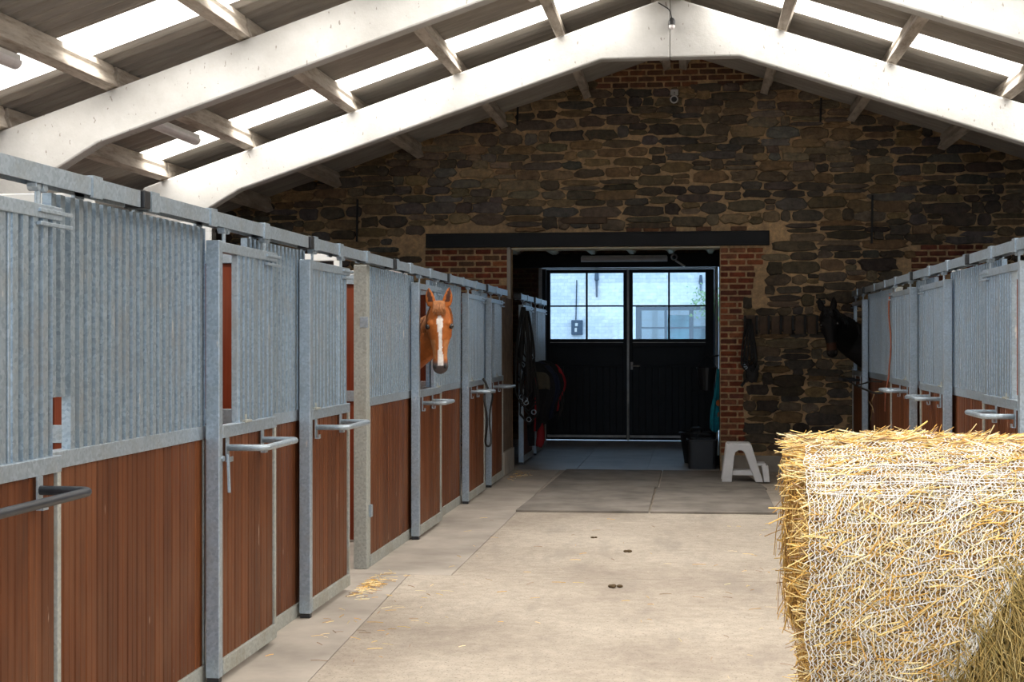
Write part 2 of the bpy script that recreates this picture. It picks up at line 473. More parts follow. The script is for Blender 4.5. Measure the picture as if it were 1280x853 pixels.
b = MB(); b.col = MORTAR
T = 0.5
# mortar bed of the wall, with the doorway left open
def wallprism(pts): b.prism([(x, WY, z) for x, z in pts], (0, T, 0))
wallprism([(EL - 0.2, -0.1), (OPL, -0.1), (OPL, OPZ), (OPL, roofz(OPL) + 0.25), (EL - 0.2, roofz(EL - 0.2) + 0.25)])
wallprism([(OPR, -0.1), (ER + 0.2, -0.1), (ER + 0.2, roofz(ER + 0.2) + 0.25), (OPR, roofz(OPR) + 0.25), (OPR, OPZ)])
wallprism([(OPL, OPZ), (OPR, OPZ), (OPR, roofz(OPR) + 0.25), (RX, RZ + 0.25), (OPL, roofz(OPL) + 0.25)])
rubble(b, EL, ER, 0.22, lambda x: roofz(x), WY, blocked)
brick_patch(b, OPR + 0.004, OPR + 0.32, 0.24, OPZ - 0.02, WY, r_edge)
brick_patch(b, OPL - 1.12, OPL - 0.01, 2.06, OPZ - 0.02, WY, None, keep=0.93, cols=BRICKS[1:4] + [(0.15, 0.085, 0.055)])
brick_patch(b, 2.75, 3.7, 2.47, 2.95, WY, None, keep=0.85, cols=[(0.13, 0.05, 0.035), (0.17, 0.06, 0.04)])
brick_patch(b, -1.3, 1.3, 5.02, 5.45, WY, None, keep=0.9, cols=[(0.15, 0.075, 0.05), (0.12, 0.07, 0.05), (0.2, 0.09, 0.05)])
brick_patch(b, -1.35, 0.98, OPZ + 0.19, OPZ + 0.30, WY, None, keep=0.55, cols=[(0.16, 0.09, 0.06), (0.2, 0.10, 0.05)])
struct(b.build('wall_back', M['stone'], None))
b = MB(); b.box(OPR + 0.02, ER, WY - 0.05, WY - 0.001, 0, 0.215); struct(b.build('baseboard_back', M['slab'], None, 0.012))
# brick lining of the doorway's right side
b = MB(); b.box(OPR, OPR + 0.02, WY + 0.02, WY + T, 0, OPZ); b.v = [(x, y, z) for x, y, z in b.v]
b.col = None
struct(b.build('trim_1', M['vault'], None))
b = MB(); b.box(OPL - 0.01, OPL + 0.035, WY - 0.045, WY + 0.06, 2.2, OPZ); struct(b.build('trim_2', M['slab'], None, 0.005))

# lintel
b = MB()
x0, x1, z0, z1 = -3.54, 0.96, OPZ, OPZ + 0.185
b.box(x0, x1, WY - 0.10, WY - 0.085, z0, z1)
b.box(x0, x1, WY - 0.115, WY - 0.002, z1 - 0.02, z1); b.box(x0, x1, WY - 0.115, WY - 0.002, z0, z0 + 0.02)
b.box(x0, x0 + 0.015, WY - 0.10, WY - 0.002, z0, z1); b.box(x1 - 0.015, x1, WY - 0.10, WY - 0.002, z0, z1)
tag(b.build('lintel_beam', M['lintel'], None, 0.003), 'long black steel lintel beam across the doorway in the stone wall', 'beam', kind='thing')
b = MB(); pebble(b, -1.44, 3.285, 0.32, 0.045, WY - 0.01, 0.05, 0.06, None, 12, 0.2)
b.c = [None] * len(b.c)
tag(b.build('timber_block', M['old_wood']), 'short dark timber built into the stone wall above the black lintel', 'timber', kind='thing')

for x, za, zb, lab in [(-4.488, 3.03, 3.60, 'black iron wall tie on stone wall left of the lintel'), (2.253, 2.95, 3.57, 'black iron wall tie on stone wall above the right stalls'),
                       (1.608, 4.52, 4.83, 'short black iron tie high on the stone wall, right roof slope'), (-2.323, 4.55, 4.79, 'short black iron tie high on the stone wall, left roof slope')]:
    b = MB(); b.bar((x, WY - 0.05, za), (x + 0.01, WY - 0.05, zb), 0.035, 0.025); b.tube([(x, WY - 0.06, (za + zb) / 2), (x, WY + 0.01, (za + zb) / 2)], 0.014)
    tag(b.build('wall_tie', M['iron'], None, 0.004), lab, 'wall tie', 'iron ties on the stone wall', 'thing')

b = MB(); b.box(OPL + 0.04, OPR, WY + 0.05, WY + 0.45, OPZ - 0.022, OPZ - 0.002); struct(b.build('trim_23', M['cream']))
# side and rear walls, whitewashed
b = MB(); b.box(EL - 0.2, EL, -6.4, WY, -0.1, roofz(EL) + 0.15); struct(b.build('wall_left', M['white_wall']))
b = MB(); b.box(ER, ER + 0.2, -6.4, WY, -0.1, roofz(ER) + 0.15); struct(b.build('wall_right', M['white_wall']))
b = MB()
def rp(pts): b.prism([(x, -6.2, z) for x, z in pts], (0, -0.2, 0))
OW0, OW1 = -3.6, 3.1
rp([(EL - 0.2, -0.1), (OW0, -0.1), (OW0, roofz(OW0) + 0.15), (EL - 0.2, roofz(EL - .2) + 0.15)])
rp([(OW1, -0.1), (ER + 0.2, -0.1), (ER + 0.2, roofz(ER + .2) + 0.15), (OW1, roofz(OW1) + 0.15)])
rp([(OW0, 4.2), (OW1, 4.2), (OW1, roofz(OW1) + 0.15), (RX, RZ + 0.15), (OW0, roofz(OW0) + 0.15)])
struct(b.build('wall_front', M['white_wall']))

# ------------------------------------------------------------------ roof
STR = [(14.34, 14.97), (10.35, 11.01), (6.36, 7.02), (2.4, 3.06), (-1.6, -0.94), (-5.5, -4.84)]
def corr(b, ya, yb, side, da, db, th=0.012, pitch=0.177, amp=0.022):
    n = max(2, int((yb - ya) / pitch * 8)); base = len(b.v)
    for i in range(n + 1):
        y = ya + (yb - ya) * i / n; dz = amp * math.sin(2 * PI * y / pitch) + amp
        for d, t in ((da, 0), (db, 0), (db, th), (da, th)):
            x = RX + side * d; b.v.append((x, y, RZ - SL * d + dz + t))
    for i in range(n):
        for k in range(4):
            a = base + i * 4; b.face((a + k, a + (k + 1) % 4, a + 4 + (k + 1) % 4, a + 4 + k))
    b.face((base, base + 1, base + 2, base + 3)); e = base + n * 4; b.face((e + 3, e + 2, e + 1, e))
b = MB()
for side in (-1, 1):
    cuts = [WY + 0.45] + [q for s_ in STR for q in (s_[1], s_[0])] + [-6.5]
    for i in range(0, len(cuts), 2):
        corr(b, cuts[i + 1], cuts[i], side, 0, 6.5)
    for s_ in STR:
        corr(b, s_[0], s_[1], side, 0, 0.32); corr(b, s_[0], s_[1], side, 5.75, 6.5)
# ridge cap
for side in (-1, 1): b.prism([(RX, -6.5, RZ + 0.07), (RX + side * 0.3, -6.5, RZ - 0.03), (RX + side * 0.3, -6.5, RZ - 0.015), (RX, -6.5, RZ + 0.085)], (0, 26, 0))
struct(b.build('ceiling', M['roof'], None, smooth=False))
k = 1
for s_ in STR:
    for side in (-1, 1):
        b = MB(); corr(b, s_[0] + 0.002, s_[1] - 0.002, side, 0.30, 5.78, th=0.006)
        struct(b.build('window_%d' % k, M['skylight'])); k += 1

# portal frames
def frame(yc, label):
    root = thing('concrete_frame', label, 'roof frame', (RX, yc, 0), 'white concrete roof frames')
    t = 0.16
    top = lambda d: 5.268 - SL * d
    bot = lambda d: 4.87 - SL * d
    for s_ in (-1, 1):
        b = MB()
        prof = [(0, top(0)), (0, 4.63), (0.71, 4.63), (4.60, bot(4.60)), (5.00, bot(5.00) - 0.10), (5.25, 2.72), (5.30, 2.3), (5.30, 0), (5.68, 0), (5.68, top(5.68))]
        b.prism([(RX + s_ * d, yc - t / 2, z) for d, z in prof], (0, t, 0))
        # chamfer lip along the soffit
        b.build('frame_half', M['frame'], root, 0.018)
    return root
frame(F2, 'white concrete roof frame next to the stone wall, whole apex in view')
frame(F1, 'white concrete roof frame nearer than the one with the bulb')
for yy in (7.5, 3.7): 
    pass

# purlins: one per bay
def purlin(ya, yb, side, d, label, name='purlin'):
    root = MB(); x = RX + side * d; zt = RZ - SL * d
    sl = math.atan(SL) * side
    # T-section: web and flange, tilted with the slope
    c, s_ = math.cos(-sl), math.sin(-sl)
    def P(u, w): return (x + c * u - s_ * w * 1.0, zt + s_ * u + c * w)
    pr = [(-0.05, 0.0), (-0.05, -0.05), (-0.022, -0.075), (-0.045, -0.19), (0.045, -0.19), (0.022, -0.075), (0.05, -0.05), (0.05, 0.0)]
    pr = [(-0.06, 0.0), (-0.06, -0.06), (-0.042, -0.085), (-0.05, -0.19), (0.05, -0.19), (0.042, -0.085), (0.06, -0.06), (0.06, 0.0)]
    root.prism([(P(u, w)[0], ya, P(u, w)[1]) for u, w in pr], (0, yb - ya, 0))
    o = root.build(name, M['purlin'], None, 0.006)
    tag(o, label, 'purlin', 'concrete purlins', 'thing')
    return o
ORD = {0.16: 'at the ridge', 1.2: 'first below the ridge', 2.3: 'second below the ridge', 3.43: 'third below the ridge', 4.55: 'fourth below the ridge', 5.5: 'at the eaves'}
BAYS = [(15.08, 18.95, 'between the bulb frame and the stone wall'), (11.4, 15.02, 'in the bay between the two white frames'), (7.6, 11.33, 'in the bay nearer than both white frames')]
for ya, yb, bl in BAYS:
    for d, ol in ORD.items():
        for side in (-1, 1):
            if ya < 8 and (side > 0 or d < 2): continue
            purlin(ya, yb, side, d, '%s slope purlin %s, %s' % ('left' if side < 0 else 'right', ol, bl))
# the part of the roof over the camera carries the same purlins, out of sight above the frame

# strip lights under purlins
def batten(ya, yb, side, d, label):
    x = RX + side * d - 0.0; z = RZ - SL * d - 0.262
    root = thing('strip_light', label, 'light', (x, (ya + yb) / 2, z), 'strip lights under the purlins')
    b = MB(); b.box(x - 0.05, x + 0.05, ya, yb, z + 0.0, z + 0.045); b.build('light_body', M['white_metal'], root, 0.01)
    b = MB()
    n = 10; ring = lambda y: [(x + 0.055 * math.cos(a), y, z + 0.005 + 0.06 * math.sin(a)) for a in [PI + PI * i / n for i in range(n + 1)]]
    b.loft([ring(ya - 0.01), ring(ya + 0.03), ring(yb - 0.03), ring(yb + 0.01)]); b.build('diffuser', M['tube'], root, smooth=False)
    return root
batten(11.5, 13.6, -1, 4.60, 'dusty strip light under the left purlin between the frames, above the stalls')
batten(11.5, 12.9, -1, 1.2, 'strip light under the first left purlin near the ridge')
batten(11.5, 12.9, 1, 1.2, 'strip light under the first right purlin near the ridge')
batten(8.2, 9.72, -1, 4.55, 'strip light at the very left edge, nearer than both frames')

# bulb on the frame
root = thing('hanging_bulb', 'small dark bulb holder hanging on the white frame under the ridge', 'bulb', (RX + 0.02, F2 - 0.1, 4.95))
b = MB(); b.tube(arc_path([(RX - 0.12, F2 - 0.085, 5.2), (RX + 0.0, F2 - 0.11, 5.12), (RX + 0.02, F2 - 0.12, 5.02)], 0.04), 0.006); b.build('cable', M['rope_black'], root)
b = MB(); b.tube([(RX + 0.02, F2 - 0.12, 5.03), (RX + 0.02, F2 - 0.12, 5.0), (RX + 0.02, F2 - 0.12, 4.96)], [0.018, 0.035, 0.035], 12); b.build('holder', M['black_plastic'], root)
b = MB(); b.ball((RX + 0.02, F2 - 0.12, 4.945), (0.03, 0.03, 0.035)); b.build('bulb', M['tube'], root, smooth=True)

# cameras on walls
def cctv(x, y, z, label):
    root = thing('security_camera', label, 'camera', (x, y, z))
    b = MB(); b.box(x - 0.05, x + 0.05, y - 0.03, y, z + 0.06, z + 0.14); b.build('bracket', M['white_metal'], root, 0.008)
    b = MB(); b.tube([(x, y - 0.02, z + 0.1), (x, y - 0.1, z + 0.07), (x, y - 0.12, z + 0.02)], 0.014); b.build('arm', M['white_metal'], root, smooth=True)
    b = MB(); b.tube([(x, y - 0.05, z + 0.01), (x, y - 0.18, z - 0.015), (x, y - 0.2, z - 0.018)], [0.05, 0.055, 0.05], 16); b.build('housing', M['white_metal'], root)
    b = MB(); b.tube([(x, y - 0.199, z - 0.018), (x, y - 0.206, z - 0.019)], 0.036, 16); b.build('lens', M['rope_black'], root)
    return root
cctv(-0.26, WY - 0.03, 4.84, 'white security camera high on the stone gable under the ridge')

# ------------------------------------------------------------------ stall fronts
def W(side, a, o, z):
    """along the aisle, out from the door face towards the aisle, height"""
    return (XL + o, a, z) if side < 0 else (XR - o, a, z)
def sbox(b, side, a0, a1, o0, o1, z0, z1):
    p, q = W(side, a0, o0, z0), W(side, a1, o1, z1)
    b.box(min(p[0], q[0]), max(p[0], q[0]), a0, a1, z0, z1)
def corrsheet(b, side, a0, a1, o, z0, z1, pitch=0.078, amp=0.032, th=0.003):
    base = len(b.v); prof = []
    a = a0; i = 0
    while a < a1:
        for fr, lv in ((0.0, 0), (0.08, 1), (0.60, 1), (0.68, 0)):
            aa = a + fr * pitch
            if aa <= a1: prof.append((aa, lv * amp))
        a += pitch
    n = len(prof)
    for (aa, h) in prof:
        for oo, z in ((o + h, z0), (o + h, z1), (o + h - th, z1), (o + h - th, z0)): b.v.append(W(side, aa, oo, z))
    for i in range(n - 1):
        for k in range(4):
            q = base + i * 4; b.face((q + k, q + (k + 1) % 4, q + 4 + (k + 1) % 4, q + 4 + k))
    b.face((base, base + 1, base + 2, base + 3)); e = base + (n - 1) * 4; b.face((e + 3, e + 2, e + 1, e))
def boards(b, side, a0, a1, o, z0, z1, w=0.108, th=0.03):
    n = max(1, round((a1 - a0) / w)); w = (a1 - a0) / n
    for i in range(n):
        x0 = a0 + i * w + 0.0018; x1 = a0 + (i + 1) * w - 0.0018
        e = 0.007
        # board with a chamfer on both long edges
        pts = [(x0, o - th), (x0, o - e), (x0 + e, o), ((x0 + x1) / 2, o), (x1 - e, o), (x1, o - e), (x1, o - th)]
        mid = (x0 + x1) / 2
        pts = [(x0, o - th), (x0, o - e), (x0 + e, o), (mid - 0.003, o), (mid, o - 0.003), (mid + 0.003, o), (x1 - e, o), (x1, o - e), (x1, o - th)]
        p3 = [W(side, a, oo, z0) for a, oo in pts]
        b.prism(p3, (0, 0, z1 - z0))

ZT = 2.20
def handle(side, root, a0, a1, z, mat, prot=0.20, r=0.017):
    b = MB()
    path = arc_path([W(side, a0, 0.0, z), W(side, a0, prot, z), W(side, a1, prot, z), W(side, a1, 0.0, z)], 0.055, 6)
    b.tube(path, r, 10); h = b.build('pull_bar', mat, root, smooth=True)
    for a in (a0, a1):
        b = MB(); p3 = [(0.002, z + 0.05), (0.008, z + 0.05), (0.008, z - 0.065), (0.024, z - 0.065), (0.024, z - 0.045), (0.029, z - 0.045), (0.029, z - 0.07), (0.002, z - 0.07)]
        b.prism([W(side, a - 0.022, o, zz) for o, zz in p3], (0, 0.044, 0)); b.build('bracket', M['galv'], h)
    return h
def trolley(side, root, a):
    b = MB(); x = W(side, a, -0.03, 0)
    zc = 2.262
    sbox(b, side, a - 0.02, a + 0.02, -0.035, -0.027, ZT - 0.01, zc + 0.02)
    for s_ in (-1, 1):
        ca = a + s_ * 0.028
        pts = [W(side, ca, oo, zc) for oo in (-0.05, -0.012)]
        b.tube(pts, 0.021, 10)
    b.tube([W(side, a, -0.031, ZT - 0.02), W(side, a, -0.031, zc)], 0.009, 6)
    b.build('roller', M['galv'], root, 0.002)

def door(side, a0, a1, zs, zh, label, near=0.0, cols=(), postm='galv', hmat='galv', latch=False, handle_span=None):
    """a sliding stall door: post and frame, boarded lower half, zinc-sheeted upper half with an open hatch next to the post"""
    root = thing('sliding_gate', label, 'stall door', W(side, (a0 + a1) / 2, -0.03, 0.0), 'sliding stall doors')
    G = M[postm]
    b = MB(); sbox(b, side, a0, a0 + 0.055, -0.07, 0, 0.03, ZT); b.build('post', G, root, 0.004)
    b = MB(); sbox(b, side, a0 + 0.005, a0 + 0.05, -0.065, -0.005, 0.004, 0.032); b.build('post_foot', M['black_plastic'], root)
    b = MB(); sbox(b, side, a1 - 0.03, a1, -0.05, 0, 0.06, zs + 0.01); b.build('end_post', M['old_galv'], root, 0.003)
    b = MB(); sbox(b, side, a0 + 0.055, a1 + 0.02, -0.055, -0.004, ZT - 0.055, ZT - 0.005); b.build('top_rail', M['galv'], root, 0.003)
    b = MB()
    for zz in (ZT - 0.028, ZT - 0.075): sbox(b, side, a1 - 0.18, a1 + 0.09, -0.012, 0.006, zz - 0.007, zz + 0.007)
    b.build('guide_rod', M['galv'], root, 0.002)
    b = MB(); sbox(b, side, a0 + 0.055, a1, -0.05, 0.002, zs - 0.05, zs + 0.012); b.build('middle_rail', M['galv'], root, 0.003)
    b = MB(); sbox(b, side, a0 + 0.055, a1, -0.05, 0.004, 0.035, 0.115); b.build('bottom_rail', M['old_galv'], root, 0.004)
    b = MB(); boards(b, side, a0 + 0.058, a1 - 0.03, -0.012, 0.115, zs - 0.05); b.build('lower_boards', M['board'], root)
    # hatch: the zinc shutter leaves `near` metres open beside the post
    h0 = a0 + 0.06 + near
    n = 0
    edges = [h0] + list(cols) + [a1 - 0.005]
    for i in range(len(edges) - 1):
        b = MB(); off = -0.044 - (0.006 if i % 2 else 0.0)
        corrsheet(b, side, edges[i] + 0.004, edges[i + 1] - 0.004, off, zs + 0.012, ZT - 0.055)
        b.build('zinc_sheet', M['sheet'], root)
        if i or near:
            b = MB(); sbox(b, side, edges[i] - 0.011, edges[i] + 0.011, -0.05, -0.018, zs + 0.012, ZT - 0.055); b.build('upright_bar', M['galv'], root, 0.002)
    if near:
        b = MB(); sbox(b, side, a0 + 0.055, a0 + 0.075, -0.05, -0.015, zs + 0.01, ZT - 0.055); b.build('upright_bar', M['galv'], root, 0.002)
    b = MB(); sbox(b, side, h0 + 0.05, h0 + 0.16, -0.03, 0.008, zs + 0.008, zs + 0.022); b.tube([W(side, h0 + 0.10, -0.01, zs + 0.02), W(side, h0 + 0.10, -0.01, zs + 0.05)], 0.008)
    b.build('shutter_bolt', M['old_galv'], root, 0.002)
    if handle_span: handle(side, root, handle_span[0], handle_span[1], zh, M[hmat])
    if latch:
        b = MB(); p = W(side, a0 + 0.075, 0.02, zh - 0.03); q = W(side, a0 + 0.05, 0.035, zh - 0.22)
        b.bar(p, q, 0.02, 0.012); b.build('latch', M['galv'], root, 0.002)
        b = MB(); b.tube([W(side, a0 + 0.04, 0, zh - 0.05), W(side, a0 + 0.04, 0.012, zh - 0.05)], 0.014, 8); b.build('bolt_head', M['galv'], root)
    trolley(side, root, a0 + 0.16); trolley(side, root, a1 - 0.13)
    return root

def screen(side, a0, a1, zs, label, notch=None, foot=True):
    root = thing('stall_screen', label, 'stall screen', W(side, (a0 + a1) / 2, -0.1, 0), 'fixed stall screens')
    o = -0.10
    b = MB(); sbox(b, side, a0, a1, o - 0.05, o + 0.012, zs - 0.055, zs + 0.012); b.build('middle_rail', M['galv'], root, 0.003)
    b = MB(); sbox(b, side, a0, a1, o - 0.05, o + 0.012, 0.0, 0.085); b.build('bottom_rail', M['old_galv'], root, 0.004)
    b = MB(); boards(b, side, a0 + 0.03, a1 - 0.028, o, 0.085, zs - 0.055); b.build('lower_boards', M['board'], root)
    b = MB()
    if notch:
        corrsheet(b, side, a0, a0 + notch[0], o - 0.02, zs + notch[1], 2.262); corrsheet(b, side, a0 + notch[0], a1, o - 0.02, zs + 0.012, 2.262)
    else: corrsheet(b, side, a0, a1, o - 0.02, zs + 0.012, 2.262)
    b.build('zinc_sheet', M['sheet'], root)
    for nm, aa in (('edge_strip', a0), ('edge_strip', a1 - 0.026)):
        b = MB(); sbox(b, side, aa, aa + 0.026, o - 0.04, o + 0.006, 0.085, zs - 0.05); b.build(nm, M['old_galv'], root, 0.003)
    return root

def track(side, a0, a1, label, sleeves):
    root = thing('door_track', label, 'door rail', W(side, a0, -0.03, 2.29), 'overhead door rails')
    def chan(b, s0, s1, e):
        p3 = [(-0.075 - e, 2.268 - e), (-0.075 - e, 2.338 + e), (e, 2.338 + e), (e, 2.268 - e), (-0.006, 2.268 - e), (-0.006, 2.330), (-0.069, 2.330), (-0.069, 2.268 - e)]
        b.prism([W(side, s0, o, zz) for o, zz in p3], (0, s1 - s0, 0))
    b = MB(); chan(b, a0, a1, 0.0); b.build('rail', M['galv'], root)
    for a in sleeves + [a0 + 0.03]:
        b = MB(); chan(b, a, a + 0.09, 0.008); b.build('sleeve', M['galv'], root)
    b = MB(); sbox(b, side, a0 - 0.075, a0 + 0.02, -0.067, -0.008, 2.276, 2.328); b.build('end_plug', M['black_plastic'], root, 0.006)
    b = MB(); sbox(b, side, a0 - 0.07, a0 - 0.002, -0.082, 0.016, 2.264, 2.342); b.build('plug_flange', M['black_plastic'], root, 0.006)
    return root

ZSL, ZHL, ZSR, ZHR = 1.265, 1.165, 1.315, 1.225
L, Rr = -1, 1
door(L, 3.75, 5.09, ZSL, ZHL, 'nearest stall door on the left, cut by the picture edge', cols=(4.25, 4.72), handle_span=(4.02, 4.90), hmat='dark_steel')
door(L, 6.88, 7.86, ZSL, ZHL, 'left stall door with open hatch showing red boards and a hanging latch', near=0.29, cols=(7.52,), latch=True, handle_span=(6.99, 7.58))
door(L, 8.58, 9.60, ZSL, ZHL, 'closed-hatch left stall door slid away from the weathered post', cols=(9.0, 9.35), handle_span=(8.70, 9.32))
door(L, 12.09, 13.20, ZSL, ZHL, 'left stall door with the chestnut horse looking out', near=0.78, handle_span=(12.22, 12.70))
door(L, 14.80, 16.0, ZSL, ZHL, 'left stall door beyond the chestnut horse, with a lead rope on its bar', near=0.12, cols=(15.4,), handle_span=(14.95, 15.36))
door(L, 16.50, 17.55, ZSL, ZHL, 'left stall door just before the timber pier at the doorway', near=0.35, cols=(17.2,), handle_span=(16.62, 17.08))
door(L, 19.66, 20.85, ZSL, ZHL, 'first stall door inside the dark passage, beside hanging halters', near=0.3, cols=(20.4,), handle_span=None)
door(L, 21.25, 22.70, ZSL, ZHL, 'last stall door inside the dark passage, behind the hanging rugs', near=0.25, cols=(21.8, 22.2), handle_span=None)
screen(L, 5.19, 6.95, ZSL, 'wide zinc and board screen between the two nearest left doors', notch=(0.17, 0.22))
screen(L, 7.60, 8.78, ZSL, 'zinc and board screen between open-hatch door and the next left door')
screen(L, 10.62, 12.32, ZSL, 'zinc and board screen between weathered post and the chestnut horse')
screen(L, 13.05, 14.88, ZSL, 'zinc and board screen on the far side of the chestnut horse')
screen(L, 15.8, 16.8, ZSL, 'narrow screen between the two left doors nearest the doorway')
screen(L, 20.7, 21.5, ZSL, 'narrow screen between the two doors in the dark passage')
door(Rr, 9.25, 10.42, ZSR, ZHR, 'nearest right stall door with hatch open on the dark stall', near=0.26, cols=(9.95,), handle_span=(9.36, 9.93))
door(Rr, 12.0, 13.24, ZSR, ZHR, 'second right stall door with a closed zinc hatch', cols=(12.6,), handle_span=(12.12, 12.66))
door(Rr, 13.84, 15.2, ZSR, ZHR, 'third right stall door with narrow grey shutters', near=0.16, cols=(14.45, 14.9), handle_span=(13.96, 14.46))
door(Rr, 17.70, 18.80, ZSR, ZHR, 'right stall door with the black horse looking out beside the stone wall', near=0.95, handle_span=(17.85, 18.4), hmat='dark_steel')
screen(Rr, 10.2, 12.22, ZSR, 'pale zinc screen between the nearest and second right doors')
screen(Rr, 12.98, 14.05, ZSR, 'narrow zinc screen between the second and third right doors')
screen(Rr, 15.72, 17.9, ZSR, 'blue-grey zinc screen next to the black horse')
track(L, 3.2, 5.86, 'nearest left overhead rail at the picture edge', [4.2, 5.36])
track(L, 5.94, 8.54, 'left overhead rail above the wide zinc screen', [6.74, 7.62])
track(L, 8.62, 11.02, 'left overhead rail above the weathered post', [9.3, 10.1])
track(L, 11.10, 13.50, 'left overhead rail above the chestnut horse', [11.7, 12.6])
track(L, 13.58, 16.08, 'left overhead rail just past the chestnut horse', [14.4, 15.3])
track(L, 16.16, 17.95, 'left overhead rail ending at the timber pier', [16.9])
track(L, 19.3, 20.95, 'first overhead rail inside the dark passage', [20.1])
track(L, 21.1, 22.8, 'last overhead rail inside the dark passage', [21.9])
track(Rr, 8.4, 10.9, 'nearest right overhead rail at the picture edge', [8.8, 9.35, 10.1])
track(Rr, 11.0, 13.65, 'right overhead rail above the second right door', [11.8, 12.7])
track(Rr, 13.75, 17.45, 'right overhead rail above the third right door', [14.8, 15.6, 16.5])
track(Rr, 17.55, 18.85, 'right overhead rail above the black horse', [18.2])

def post(side, a0, a1, o0, o1, label, mat='old_galv', z1=2.268):
    root = thing('stall_post', label, 'post', W(side, a0, o1, 0))
    b = MB(); sbox(b, side, a0, a1, o0, o1, 0, z1); b.build('post_tube', M[mat], root, 0.005)
    b = MB(); sbox(b, side, a0 - 0.01, a0, o1 - 0.05, o1 + 0.012, 1.80, 1.88); b.build('strike_plate', M['galv'], root, 0.002); b = MB(); sbox(b, side, a1 - 0.03, a1 + 0.02, o1, o1 + 0.02, 0.38, 0.47); b.build('strike_plate', M['galv'], root, 0.002)
    return root
post(L, 10.50, 10.60, -0.19, -0.09, 'weathered yellow-grey steel post beside the gap in the left stalls')
post(Rr, 15.50, 15.68, -0.17, -0.085, 'weathered steel post between third right door and blue-grey screen')
b = MB()
root = thing('timber_pier', 'brown boarded timber pier at the left side of the doorway', 'pier', W(L, 18.3, -0.1, 0))
b = MB(); boards(b, L, 17.9, 18.88, -0.06, 0.30, 2.25, 0.24, 0.12); b.build('board_face', M['plank'], root)
b = MB(); sbox(b, L, 17.88, 18.88, -0.2, -0.03, 0.0, 0.30); b.build('plinth', M['slab'], root, 0.01)

# partitions between the stalls
def partition(side, y, label):
    xa, xb = (EL + 0.02, XL - 0.20) if side < 0 else (XR + 0.20, ER - 0.02)
    root = thing('stall_partition', label, 'partition', ((xa + xb) / 2, y, 0), 'partitions between stalls')
    b = MB(); n = int((xb - xa) / 0.13); w = (xb - xa) / n
    for i in range(n): b.box(xa + i * w + 0.002, xa + (i + 1) * w - 0.002, y, y + 0.04, 0.02, 2.18)
    b.build('partition_boards', M['board_in'], root)
    b = MB(); b.box(xa, xb, y - 0.02, y + 0.06, 2.18, 2.26); b.build('top_rail', M['galv'], root, 0.004)
    b = MB(); b.box(xa, xb, y - 0.012, y, 1.19, 1.28); b.build('middle_rail', M['galv'], root, 0.003)
    b = MB(); xc, xd = (xa, xb - 0.45) if side < 0 else (xa + 0.45, xb)
    for k in range(6):
        xx = xc + (xd - xc - 0.05) * k / 5; b.box(xx, xx + 0.05, y, y + 0.04, 2.26, 2.38)
    b.box(xc, xd, y, y + 0.04, 2.38, 2.44); b.build('white_top_frame', M['white_wall'], root, 0.004)
partition(L, 6.86, 'red board partition glimpsed beside the nearest left door')
partition(L, 8.62, 'red board partition seen through the open left hatch')
partition(L, 11.9, 'red board partition seen in the gap by the weathered post')
partition(L, 14.78, 'red board partition on the far side of the chestnut horse stall')
partition(Rr, 11.60, 'dark red partition seen through the nearest right hatch')
partition(Rr, 15.36, 'dark red partition between the right stalls beside the weathered post')

# ------------------------------------------------------------------ passage and the black doors
DY = 24.65
b = MB()
b.box(-6.0, 0.47, 19.40, 26.0, 3.42, 3.5)
struct(b.build('ceiling_passage', M['vault']))
# jack arches between ribs
b = MB(); bv = MB()
xs = [-4.35 + 0.66 * i for i in range(9)]
for i in range(len(xs) - 1):
    xa, xb_ = xs[i] + 0.03, min(xs[i + 1] - 0.03, 0.46)
    def vf(u, w, xa=xa, xb_=xb_): return (xa + (xb_ - xa) * u, WY + T + (DY + 0.1 - WY - T) * w, 3.20 + 0.12 * math.sin(PI * u))
    if xa < 0.4: bv.grid(vf, 10, 2)
br_ = MB()
for i in range(len(xs) - 1):
    xa, xb_ = xs[i], xs[i + 1]
    if xa > 0.3: continue
    n = 12; P0 = [(xa + (min(xb_, 0.45) - xa) * k / n, 3.175 + 0.12 * math.sin(PI * (xa + (min(xb_, 0.45) - xa) * k / n - xa) / (xb_ - xa))) for k in range(n + 1)]
    for yy in (WY + T + 0.005, WY + T + 1.9, DY - 0.45):
        br_.prism([(x, yy, z) for x, z in P0] + [(x, yy, z + 0.04) for x, z in reversed(P0)], (0, 0.10, 0))
struct(br_.build('trim_19', M['cream']))
struct(bv.build('trim_3', M['vault'], None))
for i, x in enumerate(xs):
    if x > 0.46: continue
    b = MB(); b.prism([(x - 0.07, WY + T, 3.23), (x - 0.035, WY + T, 3.17), (x + 0.035, WY + T, 3.17), (x + 0.07, WY + T, 3.23)], (0, DY - WY - T, 0))
    struct(b.build('trim_%d' % (4 + i), M['cream']))
b = MB(); b.box(0.46, 0.66, WY + T, 26.0, 0, 3.5); struct(b.build('wall_passage_right', M['vault']))
b = MB(); b.box(-6.0, -5.8, WY + T, 26.0, 0, 3.5); struct(b.build('wall_passage_left', M['vault']))
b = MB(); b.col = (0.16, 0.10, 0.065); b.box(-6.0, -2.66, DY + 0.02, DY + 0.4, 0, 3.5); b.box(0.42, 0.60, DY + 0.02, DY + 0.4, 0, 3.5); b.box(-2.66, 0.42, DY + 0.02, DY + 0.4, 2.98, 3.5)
brick_patch(b, -4.6, -2.68, 0.1, 3.15, DY + 0.02, None, cols=[(0.14, 0.06, 0.04), (0.11, 0.055, 0.04)])
struct(b.build('wall_passage_back', M['stone']))
b = MB(); b.box(-5.5, 0.45, DY - 0.16, DY - 0.02, 2.955, 3.185)
tag(b.build('header_beam', M['lintel'], None, 0.004), 'dark beam above the black double doors at the end of the passage', 'beam', kind='thing')
